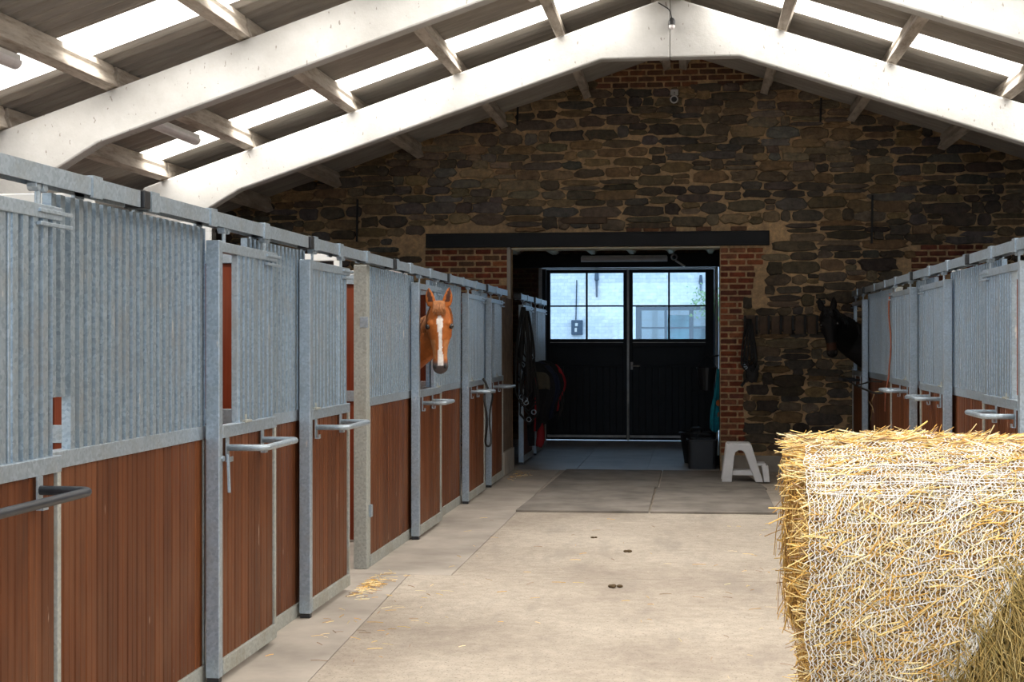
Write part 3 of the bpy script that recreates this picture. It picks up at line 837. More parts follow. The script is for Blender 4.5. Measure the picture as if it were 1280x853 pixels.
b = MB(); b.box(-2.60, -2.535, DY + 0.01, DY + 0.09, 0, 2.955); b.box(0.338, 0.36, DY + 0.01, DY + 0.09, 0, 2.955); struct(b.build('trim_22', M['door_black']))
b = MB(); b.box(-2.66, -2.60, DY - 0.02, DY + 0.10, 0, 2.955); struct(b.build('trim_20', M['door_edge'], None, 0.004))
b = MB(); b.box(0.35, 0.40, DY - 0.02, DY + 0.10, 0, 2.955); b.box(-2.60, 0.35, DY, DY + 0.08, 2.93, 2.955); struct(b.build('trim_21', M['door_edge'], None, 0.004))

def leaf(n, x0, x1, hinge):
    t = 0.07; y0 = DY
    root = bpy.data.objects.new('door_%d' % n, None); COL.objects.link(root); root.location = ((x0 + x1) / 2, y0, 0); struct(root)
    tag(root, 'black boarded door leaf, %s of the pair at the passage end' % ('left' if n == 1 else 'right'), None)
    zb, zw0, zw1, zt = 0.008, 1.735, 2.865, 2.925
    st = 0.07
    b = MB(); b.box(x0, x0 + st, y0, y0 + t, zb, zt); b.box(x1 - (0.15 if n == 2 else st), x1, y0, y0 + t, zb, zt)
    xr = x1 - (0.15 if n == 2 else st)
    b.box(x0 + st, xr, y0, y0 + t, zw1, zt); b.box(x0 + st, xr, y0, y0 + t, 1.60, zw0); b.box(x0 + st, xr, y0 + 0.01, y0 + t, 1.30, 1.60); b.box(x0 + st, xr, y0 - 0.004, y0 + t, 1.26, 1.31); b.box(x0 + st, xr, y0, y0 + t, zb, zb + 0.12)
    b.build('door_frame', M['door_black'], root, 0.004)
    b = MB(); nb = 11; w = (xr - x0 - st) / nb
    for i in range(nb): b.box(x0 + st + i * w + 0.002, x0 + st + (i + 1) * w - 0.002, y0 + 0.015, y0 + t - 0.01, zb + 0.12, 1.26)
    b.box(x0 + st, xr, y0 + t - 0.012, y0 + t - 0.002, zb + 0.1, 1.28)
    b.build('door_boards', M['door_black'], root, 0.003)
    xm = (x0 + st + xr) / 2; zm = (zw0 + zw1) / 2
    b = MB(); b.box(xm - 0.016, xm + 0.016, y0 + 0.01, y0 + t - 0.01, zw0, zw1); b.box(x0 + st, xr, y0 + 0.01, y0 + t - 0.01, zm - 0.013, zm + 0.013); b.build('glazing_bars', M['door_black'], root)
    for xa, xb_ in ((x0 + st, xm - 0.016), (xm + 0.016, xr)):
        for za, zb_ in ((zw0, zm - 0.013), (zm + 0.013, zw1)):
            b = MB(); b.box(xa, xb_, y0 + 0.03, y0 + 0.036, za, zb_); b.build('glass_pane', M['glass'], root)
    b = MB(); b.box(x0 + 0.02, x1 - 0.02, y0 - 0.012, y0, 0.05, 0.09); b.build('bottom_strip', M['door_edge'], root)
    b = MB(); b.box(x0 + st, xr, y0 - 0.012, y0, zw0 - 0.065, zw0 - 0.055); b.build('sill_strip', M['door_edge'], root)
    return root
d1 = leaf(1, -2.53, -1.135, -1)
d2 = leaf(2, -1.115, 0.335, 1)
b = MB(); b.box(-1.142, -1.105, DY - 0.012, DY + 0.02, 0.0, 2.93); b.tube([(-1.122, DY - 0.02, 0.0), (-1.122, DY - 0.02, 0.62)], 0.011); b.build('meeting_strip', M['door_edge'], d2)
b = MB(); b.tube(arc_path([(-1.06, DY, 1.275), (-1.06, DY - 0.05, 1.275), (-0.92, DY - 0.05, 1.275)], 0.02), 0.012); b.box(-1.08, -1.04, DY - 0.012, DY, 1.21, 1.34); b.build('door_handle', M['door_edge'], d2)

root = thing('strip_light', 'long strip light on the dark beam above the black doors', 'light', (-1.18, DY - 0.25, 3.06))
b = MB(); b.box(-1.90, -0.46, DY - 0.27, DY - 0.161, 3.09, 3.15); b.build('light_body', M['white_metal'], root, 0.01)
b = MB(); b.tube([(-1.91, DY - 0.24, 3.085), (-0.45, DY - 0.24, 3.085)], 0.045, 14); b.build('diffuser', M['tube'], root, smooth=False)
root = thing('security_camera', 'small white dome camera beside the strip light above the black doors', 'camera', (-0.34, DY - 0.2, 3.08))
b = MB(); b.tube([(-0.34, DY - 0.165, 3.12), (-0.34, DY - 0.24, 3.11)], [0.06, 0.055], 14); b.build('housing', M['white_metal'], root)
b = MB(); b.ball((-0.34, DY - 0.245, 3.11), 0.035); b.build('lens', M['eye'], root, smooth=True)
b = MB(); b.bar((-0.32, DY - 0.19, 3.06), (-0.16, DY - 0.17, 2.96), 0.03, 0.03); b.build('bracket', M['white_metal'], root)

# ------------------------------------------------------------------ outside
b = MB(); b.box(-60, 60, -70, 70, -0.35, -0.26); struct(b.build('ground', M['yard']))
b = MB(); b.box(-8, 8, 26.0, 33.0, -0.26, -0.02); struct(b.build('pavement', M['yard']))
b = MB(); YY = 33.0
b.box(-14, -1.33, YY, YY + 0.4, -0.3, 6.5); b.box(0.55, 12, YY, YY + 0.4, -0.3, 6.5); b.box(-1.33, 0.55, YY, YY + 0.4, 2.50, 6.5); b.box(-1.33, 0.55, YY, YY + 0.4, -0.3, 0.2)
struct(b.build('wall_outside', M['white_brick']))
root = bpy.data.objects.new('window_20', None); COL.objects.link(root); root.location = (-0.4, YY, 0.2); struct(root)
b = MB(); b.box(-1.33, 0.55, YY + 0.05, YY + 0.12, 2.40, 2.50); b.box(-1.33, -1.2, YY + 0.05, YY + 0.12, 0.2, 2.40); b.box(0.45, 0.55, YY + 0.05, YY + 0.12, 0.2, 2.40); b.box(-0.12, -0.02, YY + 0.05, YY + 0.12, 0.2, 2.4); b.box(-0.68, -0.62, YY + 0.05, YY + 0.12, 0.2, 2.4); b.box(-1.2, 0.45, YY + 0.06, YY + 0.11, 1.98, 2.02)
b.build('window_frame', M['frame_slate'], root)
b = MB(); b.box(-1.2, 0.45, YY + 0.085, YY + 0.095, 0.2, 2.4); b.build('glass_pane', M['glass'], root)
# things behind that window: a green and grey stored panel and a white sheet
b = MB(); b.box(-0.62, -0.1, YY + 0.5, YY + 0.55, 0.0, 2.3); b.box(-0.66, 0.3, YY + 0.9, YY + 0.95, 0, 2.05); tag(b.build('shed_screen', M['glass_dark']), 'teal panels standing behind the window across the yard', 'panel', kind='thing')
b = MB(); b.box(-3, 3, YY + 1.6, YY + 1.8, -0.2, 5); struct(b.build('wall_shed', M['white_wall']))
root = thing('wall_box', 'dark meter box on the white wall across the yard', 'meter box', (-2.68, YY, 2.0))
b = MB(); b.box(-2.80, -2.54, YY - 0.10, YY, 1.84, 2.18); b.build('box_body', M['grey_meter'], root, 0.015)
b = MB(); b.box(-2.71, -2.65, YY - 0.112, YY - 0.10, 2.04, 2.11); b.box(-2.72, -2.67, YY - 0.112, YY - 0.10, 1.91, 2.0); b.build('box_window', M['white_metal'], root)
b = MB(); b.tube([(-2.70, YY - 0.02, 2.18), (-2.68, YY - 0.02, 3.1)], 0.012); b.build('cable', M['frame_slate'], root)
for x, za, zb_, lab in [(-2.22, 2.7, 3.5, 'dark iron rod on the white wall across the yard, left door window'), (0.144, 2.8, 3.2, 'dark iron rod on the white wall across the yard, right door window')]:
    b = MB(); b.tube([(x, YY - 0.04, za), (x, YY - 0.04, (za + zb_) / 2 - 0.02), (x, YY - 0.04, (za + zb_) / 2), (x, YY - 0.04, zb_)], [0.02, 0.028, 0.05, 0.026], 8)
    tag(b.build('wall_tie', M['grey_meter']), lab, 'wall tie', 'iron ties across the yard', 'thing')
b = MB()
for i in range(260):
    c = Vector((R.gauss(0.32, 0.20), YY - R.uniform(0.1, 0.5), R.gauss(2.62, 0.16)))
    d = Vector((R.uniform(-1, 1), R.uniform(-1, 1), R.uniform(-1, 1))).normalized() * 0.05; e = d.orthogonal().normalized() * 0.022
    n = len(b.v); b.v += [tuple(c - d), tuple(c + e), tuple(c + d), tuple(c - e)]; b.face((n, n + 1, n + 2, n + 3))
b.tube([(0.9, YY - 0.3, -0.02), (0.8, YY - 0.3, 1.6), (0.35, YY - 0.3, 2.65)], [0.03, 0.025, 0.01])
tag(b.build('climbing_shrub', M['leaf']), 'small green shrub by the window across the yard', 'shrub', kind='thing')

# ------------------------------------------------------------------ small things
# step stool
root = thing('step_stool', 'white plastic two-step stool on the mat by the stone wall', 'stool', (0.58, 17.35, 0.023))
def stool():
    x0, x1, y0, y1 = 0.32, 0.82, 17.30, 17.66
    z0 = 0.023
    # top tread
    b = MB(); b.box(x0 + 0.07, x0 + 0.335, y0 + 0.02, y1 - 0.02, 0.455, 0.485); b.box(x0 + 0.06, x0 + 0.345, y0 + 0.005, y0 + 0.03, 0.42, 0.48); b.box(x0 + 0.06, x0 + 0.345, y1 - 0.03, y1 - 0.005, 0.42, 0.48)
    b.build('top_step', M['white_plastic'], root, 0.012)
    for yy in (y0, y1 - 0.03):
        b = MB()
        outer = [(x0 + 0.0, z0), (x0 + 0.055, 0.47), (x0 + 0.35, 0.47), (x0 + 0.49, z0), (x0 + 0.40, z0), (x0 + 0.275, 0.36), (x0 + 0.26, 0.385), (x0 + 0.235, 0.40), (x0 + 0.20, 0.40), (x0 + 0.165, 0.375), (x0 + 0.15, 0.33), (x0 + 0.12, z0)]
        b.prism([(x, yy, z) for x, z in outer], (0, 0.03, 0)); b.build('side_frame', M['white_plastic'], root, 0.008)
    b = MB(); b.box(x0 + 0.09, x0 + 0.44, y0 + 0.03, y0 + 0.06, 0.10, 0.16); b.box(x0 + 0.13, x0 + 0.40, y0 + 0.06, y1 - 0.03, 0.13, 0.155); b.build('crosspiece', M['white_plastic'], root, 0.008)
    b = MB(); b.box(x0 + 0.40, x1 - 0.24 + 0.26, y0 + 0.035, y1 - 0.035, 0.215, 0.245)
    b.prism([(x0 + 0.47, y0 + 0.035, 0.22), (x0 + 0.55, y0 + 0.035, 0.22), (x0 + 0.57, y0 + 0.035, z0), (x0 + 0.50, y0 + 0.035, z0)], (0, 0.03, 0))
    b.prism([(x0 + 0.47, y1 - 0.065, 0.22), (x0 + 0.55, y1 - 0.065, 0.22), (x0 + 0.57, y1 - 0.065, z0), (x0 + 0.50, y1 - 0.065, z0)], (0, 0.03, 0))
    b.prism([(x0 + 0.53, y0 + 0.06, 0.22), (x0 + 0.55, y0 + 0.06, 0.22), (x0 + 0.57, y0 + 0.06, 0.05), (x0 + 0.55, y0 + 0.06, 0.05)], (0, 0.24, 0))
    b.build('lower_step', M['white_plastic'], root, 0.008)
stool()
# round-edged rubber tub
def tub(name, label, cx, cy, r0, r1, h, z0=0.0, sq=1.0, mat='black_plastic', nn=24):
    root = thing(name, label, 'tub', (cx, cy, z0))
    def ring(r, z, off=0): return [(cx + math.copysign(abs(math.cos(a)) ** sq, math.cos(a)) * (r + off), cy + math.copysign(abs(math.sin(a)) ** sq, math.sin(a)) * (r + off) * 0.85, z) for a in [2 * PI * i / nn for i in range(nn)]]
    b = MB(); b.loft([ring(r0 * 0.6, z0 + 0.001), ring(r0, z0), ring((r0 + r1) / 2, z0 + h / 2), ring(r1, z0 + h), ring(r1 - 0.02, z0 + h), ring((r0 + r1) / 2 - 0.02, z0 + h / 2), ring(r0 - 0.02, z0 + 0.03)]); b.build('tub_body', M[mat], root, smooth=False)
    b = MB(); b.tube(ring(r1 + 0.004, z0 + h), 0.014, 6, closed=True); b.build('rim', M[mat], root)
    return root
t1 = tub('rubber_tub', 'taller black rubber tub at the right side of the passage', 0.06, 20.25, 0.20, 0.26, 0.42)
b = MB(); b.tube(arc_path([(-0.04, 20.1, 0.42), (-0.04, 20.05, 0.50), (0.10, 20.05, 0.50), (0.10, 20.1, 0.42)], 0.03), 0.014); b.build('handle', M['black_plastic'], t1)
t2 = tub('square_crate', 'black square crate in front of the rubber tub by the brick jamb', 0.105, 19.42, 0.185, 0.195, 0.385, sq=0.25)
b = MB(); b.tube(arc_path([(0.02, 19.35, 0.40), (0.06, 19.33, 0.46), (0.2, 19.33, 0.45), (0.27, 19.36, 0.40)], 0.03), 0.012); b.build('handle', M['black_plastic'], t2)
# hanging bucket, cloth and broom at the right jamb
root = thing('hanging_bucket', 'black bucket hanging in the passage beside the teal cloth', 'bucket', (0.16, 20.0, 1.0))
b = MB()
def bring(r, z): return [(0.17 + math.cos(a) * r, 20.05 + math.sin(a) * r, z) for a in [2 * PI * i / 18 for i in range(18)]]
b.loft([bring(0.085, 1.02), bring(0.135, 1.33), bring(0.125, 1.33), bring(0.075, 1.04)]); b.build('bucket_body', M['black_plastic'], root)
b = MB(); b.tube(bring(0.138, 1.33), 0.009, 6, closed=True); b.build('rim', M['black_plastic'], root)
b = MB(); b.tube(arc_path([(0.04, 20.05, 1.33), (0.17, 20.05, 1.56), (0.30, 20.05, 1.33)], 0.12), 0.006); b.tube([(0.20, 20.05, 1.48), (0.455, 20.05, 1.52)], 0.012); b.build('bucket_handle', M['iron'], root)
root = thing('hanging_cloth', 'teal cloth with orange patches hanging beside the black bucket', 'cloth', (0.35, 19.8, 0.6))
b = MB()
def cl(u, w):
    z = 1.32 - 0.80 * w; wd = 0.05 + 0.10 * min(1, w * 1.5); x = 0.335 + (u - 0.5) * wd * 1.5 + 0.015 * math.sin(w * 5)
    return (x, 19.72 + 0.03 * math.sin(u * 17 + w * 3) + 0.02 * math.sin(u * 31), z - 0.06 * abs(math.sin(u * 5)) * w)
b.grid(cl, 22, 16); o = b.build('cloth_body', M['teal'], root, smooth=True); md = o.modifiers.new('t', 'SOLIDIFY'); md.thickness = 0.008
for (x, z) in ((0.32, 0.86), (0.375, 0.78), (0.34, 0.70)):
    b = MB(); b.ball((x, 19.69, z), (0.03, 0.012, 0.045), 10, 6); b.build('patch', M['orange'], root)
root = thing('broom', 'broom with a pale handle standing upright beside the tubs', 'broom', (0.33, 19.9, 0))
b = MB(); b.tube([(0.30, 19.92, 0.12), (0.345, 19.95, 1.30)], 0.013, 8); b.build('broom_handle', M['wood_stick'], root)
b = MB(); b.prism([(0.22, 19.88, 0.0), (0.40, 19.88, 0.0), (0.37, 19.88, 0.13), (0.25, 19.88, 0.13)], (0, 0.07, 0)); b.build('broom_head', M['rope_black'], root)
root = thing('wall_cable', 'pale cable hanging down the right edge of the black doors', 'cable', (0.385, 24.6, 2.9))
b = MB(); b.tube([(0.385 + 0.012 * math.sin(i * 1.7), DY - 0.035, 2.9 - i * 0.12) for i in range(14)], 0.009, 6); b.build('cable', M['white_metal'], root)

# saddle rack on the stone wall
root = thing('bridle_rack', 'dark wooden bridle rack with black brackets on the stone wall', 'rack', (1.1, WY - 0.06, 1.79))
ra, rb_ = 0.645, 1.56
for i in range(6):
    xa = ra + i * (rb_ - ra) / 6
    b = MB(); b.box(xa + 0.035, xa + 0.148, WY - 0.07, WY - 0.045, 1.79, 2.02); b.build('rack_board', M['old_wood'], root, 0.004)
for i in range(7):
    xa = ra + i * (rb_ - ra) / 6
    b = MB(); b.box(xa - 0.012, xa + 0.014, WY - 0.15, WY - 0.03, 1.785, 2.03); b.tube([(xa, WY - 0.13, 1.82), (xa, WY - 0.17, 1.80), (xa, WY - 0.19, 1.84)], 0.01); b.build('hook', M['iron'], root, 0.003)
b = MB(); b.box(ra, rb_, WY - 0.046, WY - 0.03, 1.85, 1.96); b.build('back_board', M['old_wood'], root)

def halter(x, y, ztop, zbot, label, sc=1.0, dirx=1, n=4, seed=1):
    """a bridle-like bundle: several strap loops of different length falling from one hook"""
    rr = random.Random(seed)
    root = thing('halter', label, 'halter', (x, y, zbot))
    for i in range(n):
        w = rr.uniform(0.04, 0.10) * sc; zb = zbot + rr.uniform(0, 0.35) * (ztop - zbot); ph = rr.uniform(-0.03, 0.03)
        pts = [(x + ph, y, ztop)]
        for k in range(1, 8):
            t = k / 8; pts.append((x + dirx * 0 + ph + w * math.sin(t * PI / 2 + 0.1), y - 0.012 * i, ztop + (zb - ztop) * t + 0))
        pts.append((x + ph, y - 0.012 * i, zb - 0.02))
        for k in range(7, 0, -1):
            t = k / 8; pts.append((x + ph - w * math.sin(t * PI / 2 + 0.1), y - 0.015 * i, ztop + (zb - ztop) * t))
        pts.append((x + ph, y - 0.01, ztop))
        b = MB(); b.tube(pts, 0.011, 6); b.build('strap', M['rope_black'], root, smooth=True)
    for i in range(3):
        b = MB(); c = (x + rr.uniform(-0.06, 0.06), y - 0.03, zbot + rr.uniform(0.05, 0.3))
        b.tube([(c[0] + 0.03 * math.cos(a), c[1], c[2] + 0.03 * math.sin(a)) for a in [2 * PI * q / 12 for q in range(12)]], 0.006, 6, closed=True); b.build('ring', M['galv'], root)
    return root
h = halter(0.70, WY - 0.16, 1.98, 1.13, 'black halter hanging from the first hook of the bridle rack', 1.0, n=7, seed=3)
b = MB(); b.ball((0.735, WY - 0.17, 1.28), (0.085, 0.05, 0.12), 12, 8); b.build('noseband', M['rope_black'], h)
b = MB(); b.tube([(0.60, WY - 0.16, 1.12), (0.66, WY - 0.18, 1.2), (0.78, WY - 0.18, 1.18), (0.80, WY - 0.17, 1.35)], 0.02); b.build('tassel', M['rope_black'], h)

# lead ropes and halters on the left stalls
def loop_rope(label, a, z0, o, dx, dz, name='lead_rope'):
    root = thing(name, label, 'rope', W(L, a, o, z0))
    b = MB(); n = 28
    pts = []
    for i in range(n):
        t = 2 * PI * i / n
        pts.append(W(L, a + dx * math.sin(t) * (0.7 + 0.3 * math.cos(t)), o + 0.02 * math.sin(3 * t), z0 - dz / 2 + dz / 2 * math.cos(t)))
    b.tube(pts, 0.012, 6, closed=True); b.build('rope', M['rope_black'], root, smooth=True)
    b = MB(); b.tube([W(L, a, o, z0), W(L, a + 0.01, o - 0.03, z0 + 0.07), W(L, a + 0.02, o - 0.06, z0 + 0.12)], 0.012); b.build('knot', M['rope_black'], root)
    return root
loop_rope('black lead rope looped over a left stall bar beyond the chestnut horse', 15.55, 1.17, 0.10, 0.34, 0.62)
for i, (a, zt, zb, lab) in enumerate([(18.98, 2.15, 0.75, 'black bridle straps hanging full length by the timber pier'), (19.12, 2.10, 1.25, 'shorter bundle of black straps hanging beside the passage door'), (19.22, 1.5, 0.55, 'low coil of black rope hanging at the passage entrance')]):
    p = W(L, a, 0.07 + 0.04 * i, 0); halter(p[0], p[1], zt, zb, lab, 1.2, n=6, seed=20 + i)

# horse rugs on a folding rack in the passage
root = thing('rug_rack', 'dark swing-out rug rack on the passage stalls, hidden under the rugs', 'rack', W(L, 20.3, 0.02, 1.3))
b = MB()
RA = [(20.1, 0.0), (20.35, 0.05)]
for a, dz in ((20.02, 0.0), (20.25, 0.0), (20.48, 0.0)):
    b.tube([W(L, a, 0.02, 1.37 + dz), W(L, a, 0.30, 1.37 + dz)], 0.013)
b.box(XL + 0.01, XL + 0.032, 19.92, 20.58, 1.33, 1.43); b.build('rack_arm', M['iron'], root)
def rug(name, label, a, o0, o1, ztop, zb0, zb1, mat, trim, seed):
    """a folded rug draped over an arm: hangs on both sides, seen end-on with a rounded top edge"""
    root = thing(name, label, 'horse rug', W(L, a, (o0 + o1) / 2, zb0), 'rugs on the passage rack')
    b = MB()
    def f(u, w):
        # u along the arm, w from the front hem over the arm to the back hem
        s_ = (w - 0.5) * 2; o = o0 + (o1 - o0) * u
        drop = abs(s_)
        zb = zb0 + (zb1 - zb0) * u * u + 0.035 * math.sin(u * 9 + seed)
        zt = ztop - 0.17 * u ** 3 - 0.05 * (1 - u) ** 4
        z = zt - (zt - zb) * max(0, drop - 0.08) / 0.92 if drop > 0.08 else zt + 0.012 * (1 - (drop / 0.08) ** 2)
        da = math.copysign(min(1, drop * 9) * 0.042 + drop * 0.022 + 0.016 * math.sin(u * 15 + seed * 2 + 1.5 * drop) * min(1, drop * 3), s_)
        oo = o + (0.08 * u * math.sin(min(1, drop * 1.4) * PI) if u > 0.5 else 0) - 0.10 * u * max(0, drop - 0.7)
        return W(L, a + da, oo, z)
    b.grid(f, 18, 40); o = b.build('rug_cloth', M[mat], root, smooth=True); md = o.modifiers.new('t', 'SOLIDIFY'); md.thickness = 0.014
    b = MB(); b.tube([f(1.0, w / 24) for w in range(25)], 0.011, 6); b.build('binding', M[trim], root, smooth=True)
    return root, f
r1, f1 = rug('horse_rug', 'black horse rug with beige lining and red strap, front of the rack', 20.02, 0.05, 0.31, 1.415, 0.46, 0.56, 'rug_black', 'rug_black', 1)
r2, f2 = rug('horse_rug', 'navy horse rug on the middle of the passage rack', 20.25, 0.06, 0.36, 1.415, 0.44, 0.66, 'rug_navy', 'rug_navy', 2)
r3, f3 = rug('horse_rug', 'dark rug with red shoulder binding at the back of the rack', 20.48, 0.08, 0.42, 1.43, 0.48, 0.72, 'rug_black', 'rug_red', 3)
b = MB(); b.grid(lambda u, w: Vector(f1(0.25 + 0.6 * u, 0.40 - 0.12 * w)) + Vector((0.0, -0.03, 0)), 10, 6); o = b.build('collar_lining', M['rug_beige'], r1, smooth=True); md = o.modifiers.new('t', 'SOLIDIFY'); md.thickness = 0.012
b = MB(); b.tube([Vector(f1(0.33, 0.36 - 0.03 * k)) + Vector((0, -0.025, 0)) for k in range(13)], 0.013, 6); b.build('chest_strap', M['rug_red'], r1)
b = MB(); b.grid(lambda u, w: Vector(f3(0.80 + 0.20 * u, 0.5 + 0.14 * (w - 0.75))) + Vector((0.012, -0.012, 0.016)), 6, 10); o = b.build('shoulder_patch', M['rug_red'], r3, smooth=True); md = o.modifiers.new('t', 'SOLIDIFY'); md.thickness = 0.012
p = Vector(W(L, 20.03, 0.17, 0.55))
b = MB(); b.tube([p + Vector((0.02, 0, 0.05)), p + Vector((0.03, 0, -0.12)), p + Vector((0.02, 0, -0.26)), p + Vector((0.0, 0, -0.33))], [0.035, 0.05, 0.06, 0.045], 10)
b.build('tail_flap', M['rug_red'], r1, smooth=True)
b = MB(); b.tube([p + Vector((-0.11, 0.02, 0.1)), p + Vector((-0.11, 0.02, -0.2)), p + Vector((-0.10, 0.02, -0.32))], [0.06, 0.05, 0.04], 10); b.build('girth_flap', M['rug_black'], r1, smooth=True)
b = MB()
for k in range(3):
    q0 = Vector(f3(0.98, 0.25 - 0.05 * k)); b.tube([q0, q0 + Vector((0.02, -0.02, -0.16)), q0 + Vector((-0.01, -0.02, -0.30))], 0.008, 6)
b.build('buckle_strap', M['rope_black'], r3)

# red cord and stray strands on the right stalls
root = thing('hanging_rope', 'red-brown cord hanging down the blue-grey zinc screen near black horse', 'cord', W(Rr, 15.75, -0.02, 0.9))
b = MB(); b.tube([W(Rr, 15.60 + 0.02 * math.sin(i * 0.9), -0.05 + 0.01 * math.sin(i), 2.2 - i * 0.11) for i in range(9)] + [W(Rr, 15.72, -0.02, 1.15), W(Rr, 15.75, -0.02, 0.95)], 0.009, 6); b.build('cord', M['rope_red'], root, smooth=True)
root = thing('baler_twine', 'loose straw-coloured twine hanging below the black bar, right stalls', 'twine', W(Rr, 16.3, 0.0, 1.0))
b = MB(); b.tube([W(Rr, 15.9, 0.0, 1.16), W(Rr, 16.2, 0.03, 1.14), W(Rr, 16.6, 0.02, 1.02), W(Rr, 16.4, 0.02, 0.9)], 0.006, 5); b.tube([W(Rr, 16.9, 0.02, 1.02), W(Rr, 16.5, 0.02, 0.95), W(Rr, 16.7, 0.02, 0.8)], 0.005, 5); b.build('strand', M['twine'], root, smooth=True)
root = thing('lead_rein', 'thin black rein strung from the black horse door to the red cord', 'rein', W(Rr, 17, 0.2, 1.1))
b = MB(); b.tube([W(Rr, 18.0, 0.24, 1.27), W(Rr, 17.0, 0.12, 1.17), W(Rr, 16.2, 0.05, 1.13), W(Rr, 15.8, 0.0, 1.14)], 0.011, 6); b.tube([W(Rr, 17.3, 0.1, 1.18), W(Rr, 16.4, 0.05, 1.25), W(Rr, 15.9, 0.0, 1.26)], 0.008, 6); b.build('rein', M['rope_black'], root, smooth=True)

# droppings and straw litter on the floor
def clod(x, y, r, label):
    b = MB()
    for i in range(5):
        q = (x + R.uniform(-r, r), y + R.uniform(-r, r) * 0.6, r * 0.28)
        b.ball(q, (r * R.uniform(0.4, 0.6), r * R.uniform(0.4, 0.6), r * 0.28), 8, 5)
    tag(b.build('dropping', M['dung']), label, 'dropping', 'droppings on the aisle', 'thing')
clod(-0.54, 9.93, 0.04, 'largest brown dropping in the middle of the pale aisle floor')
clod(-0.52, 11.6, 0.035, 'flat dark dropping farther along the aisle, before the mats')
clod(-0.86, 12.4, 0.025, 'small dark dropping left of the aisle centre before the mats')
def straw_stem(b, p, d, ln, w, bow, up, segs=2, sides=3):
    pts = []
    d = d.normalized()
    for i in range(segs + 1):
        t = i / segs; pts.append(p + d * (ln * (t - 0.5)) + up * (bow * (1 - (2 * t - 1) ** 2)))
    b.tube(pts, w, sides, cap=False)
STRAW = [(0.86, 0.62, 0.24), (0.92, 0.74, 0.38), (0.78, 0.46, 0.11), (0.94, 0.82, 0.52), (0.66, 0.38, 0.09), (0.90, 0.66, 0.27), (0.40, 0.24, 0.09), (0.30, 0.18, 0.10)]
b = MB()
def litter(n, cx, cy, sx, sy):
    for i in range(n):
        p = Vector((R.gauss(cx, sx), R.gauss(cy, sy), R.uniform(0.004, 0.012)))
        if p.x < XL + 0.05 or p.x > XR - 0.05 or (p.y > 14.05 and p.x > -1.9): continue
        a = R.uniform(0, PI); b.col = jitcol(R.choice(STRAW), 0.2)
        straw_stem(b, p, Vector((math.cos(a), math.sin(a), R.uniform(-0.02, 0.02))), R.uniform(0.03, 0.10), R.uniform(0.0012, 0.0022), 0.002, Vector((0, 0, 1)))
litter(260, -2.26, 9.78, 0.06, 0.20); litter(40, -2.1, 9.7, 0.25, 0.5); litter(90, -2.25, 18.0, 0.08, 0.3); litter(80, -0.4, 11.5, 1.3, 3.0); litter(40, -1.9, 8.2, 0.2, 0.5); litter(60, 0.5, 9, 0.4, 2)
o = b.build('floor_straw', M['straw'], None, recalc=False); tag(o, 'loose straw scattered on the aisle floor, thickest at the gap by the weathered post', 'straw', kind='stuff')

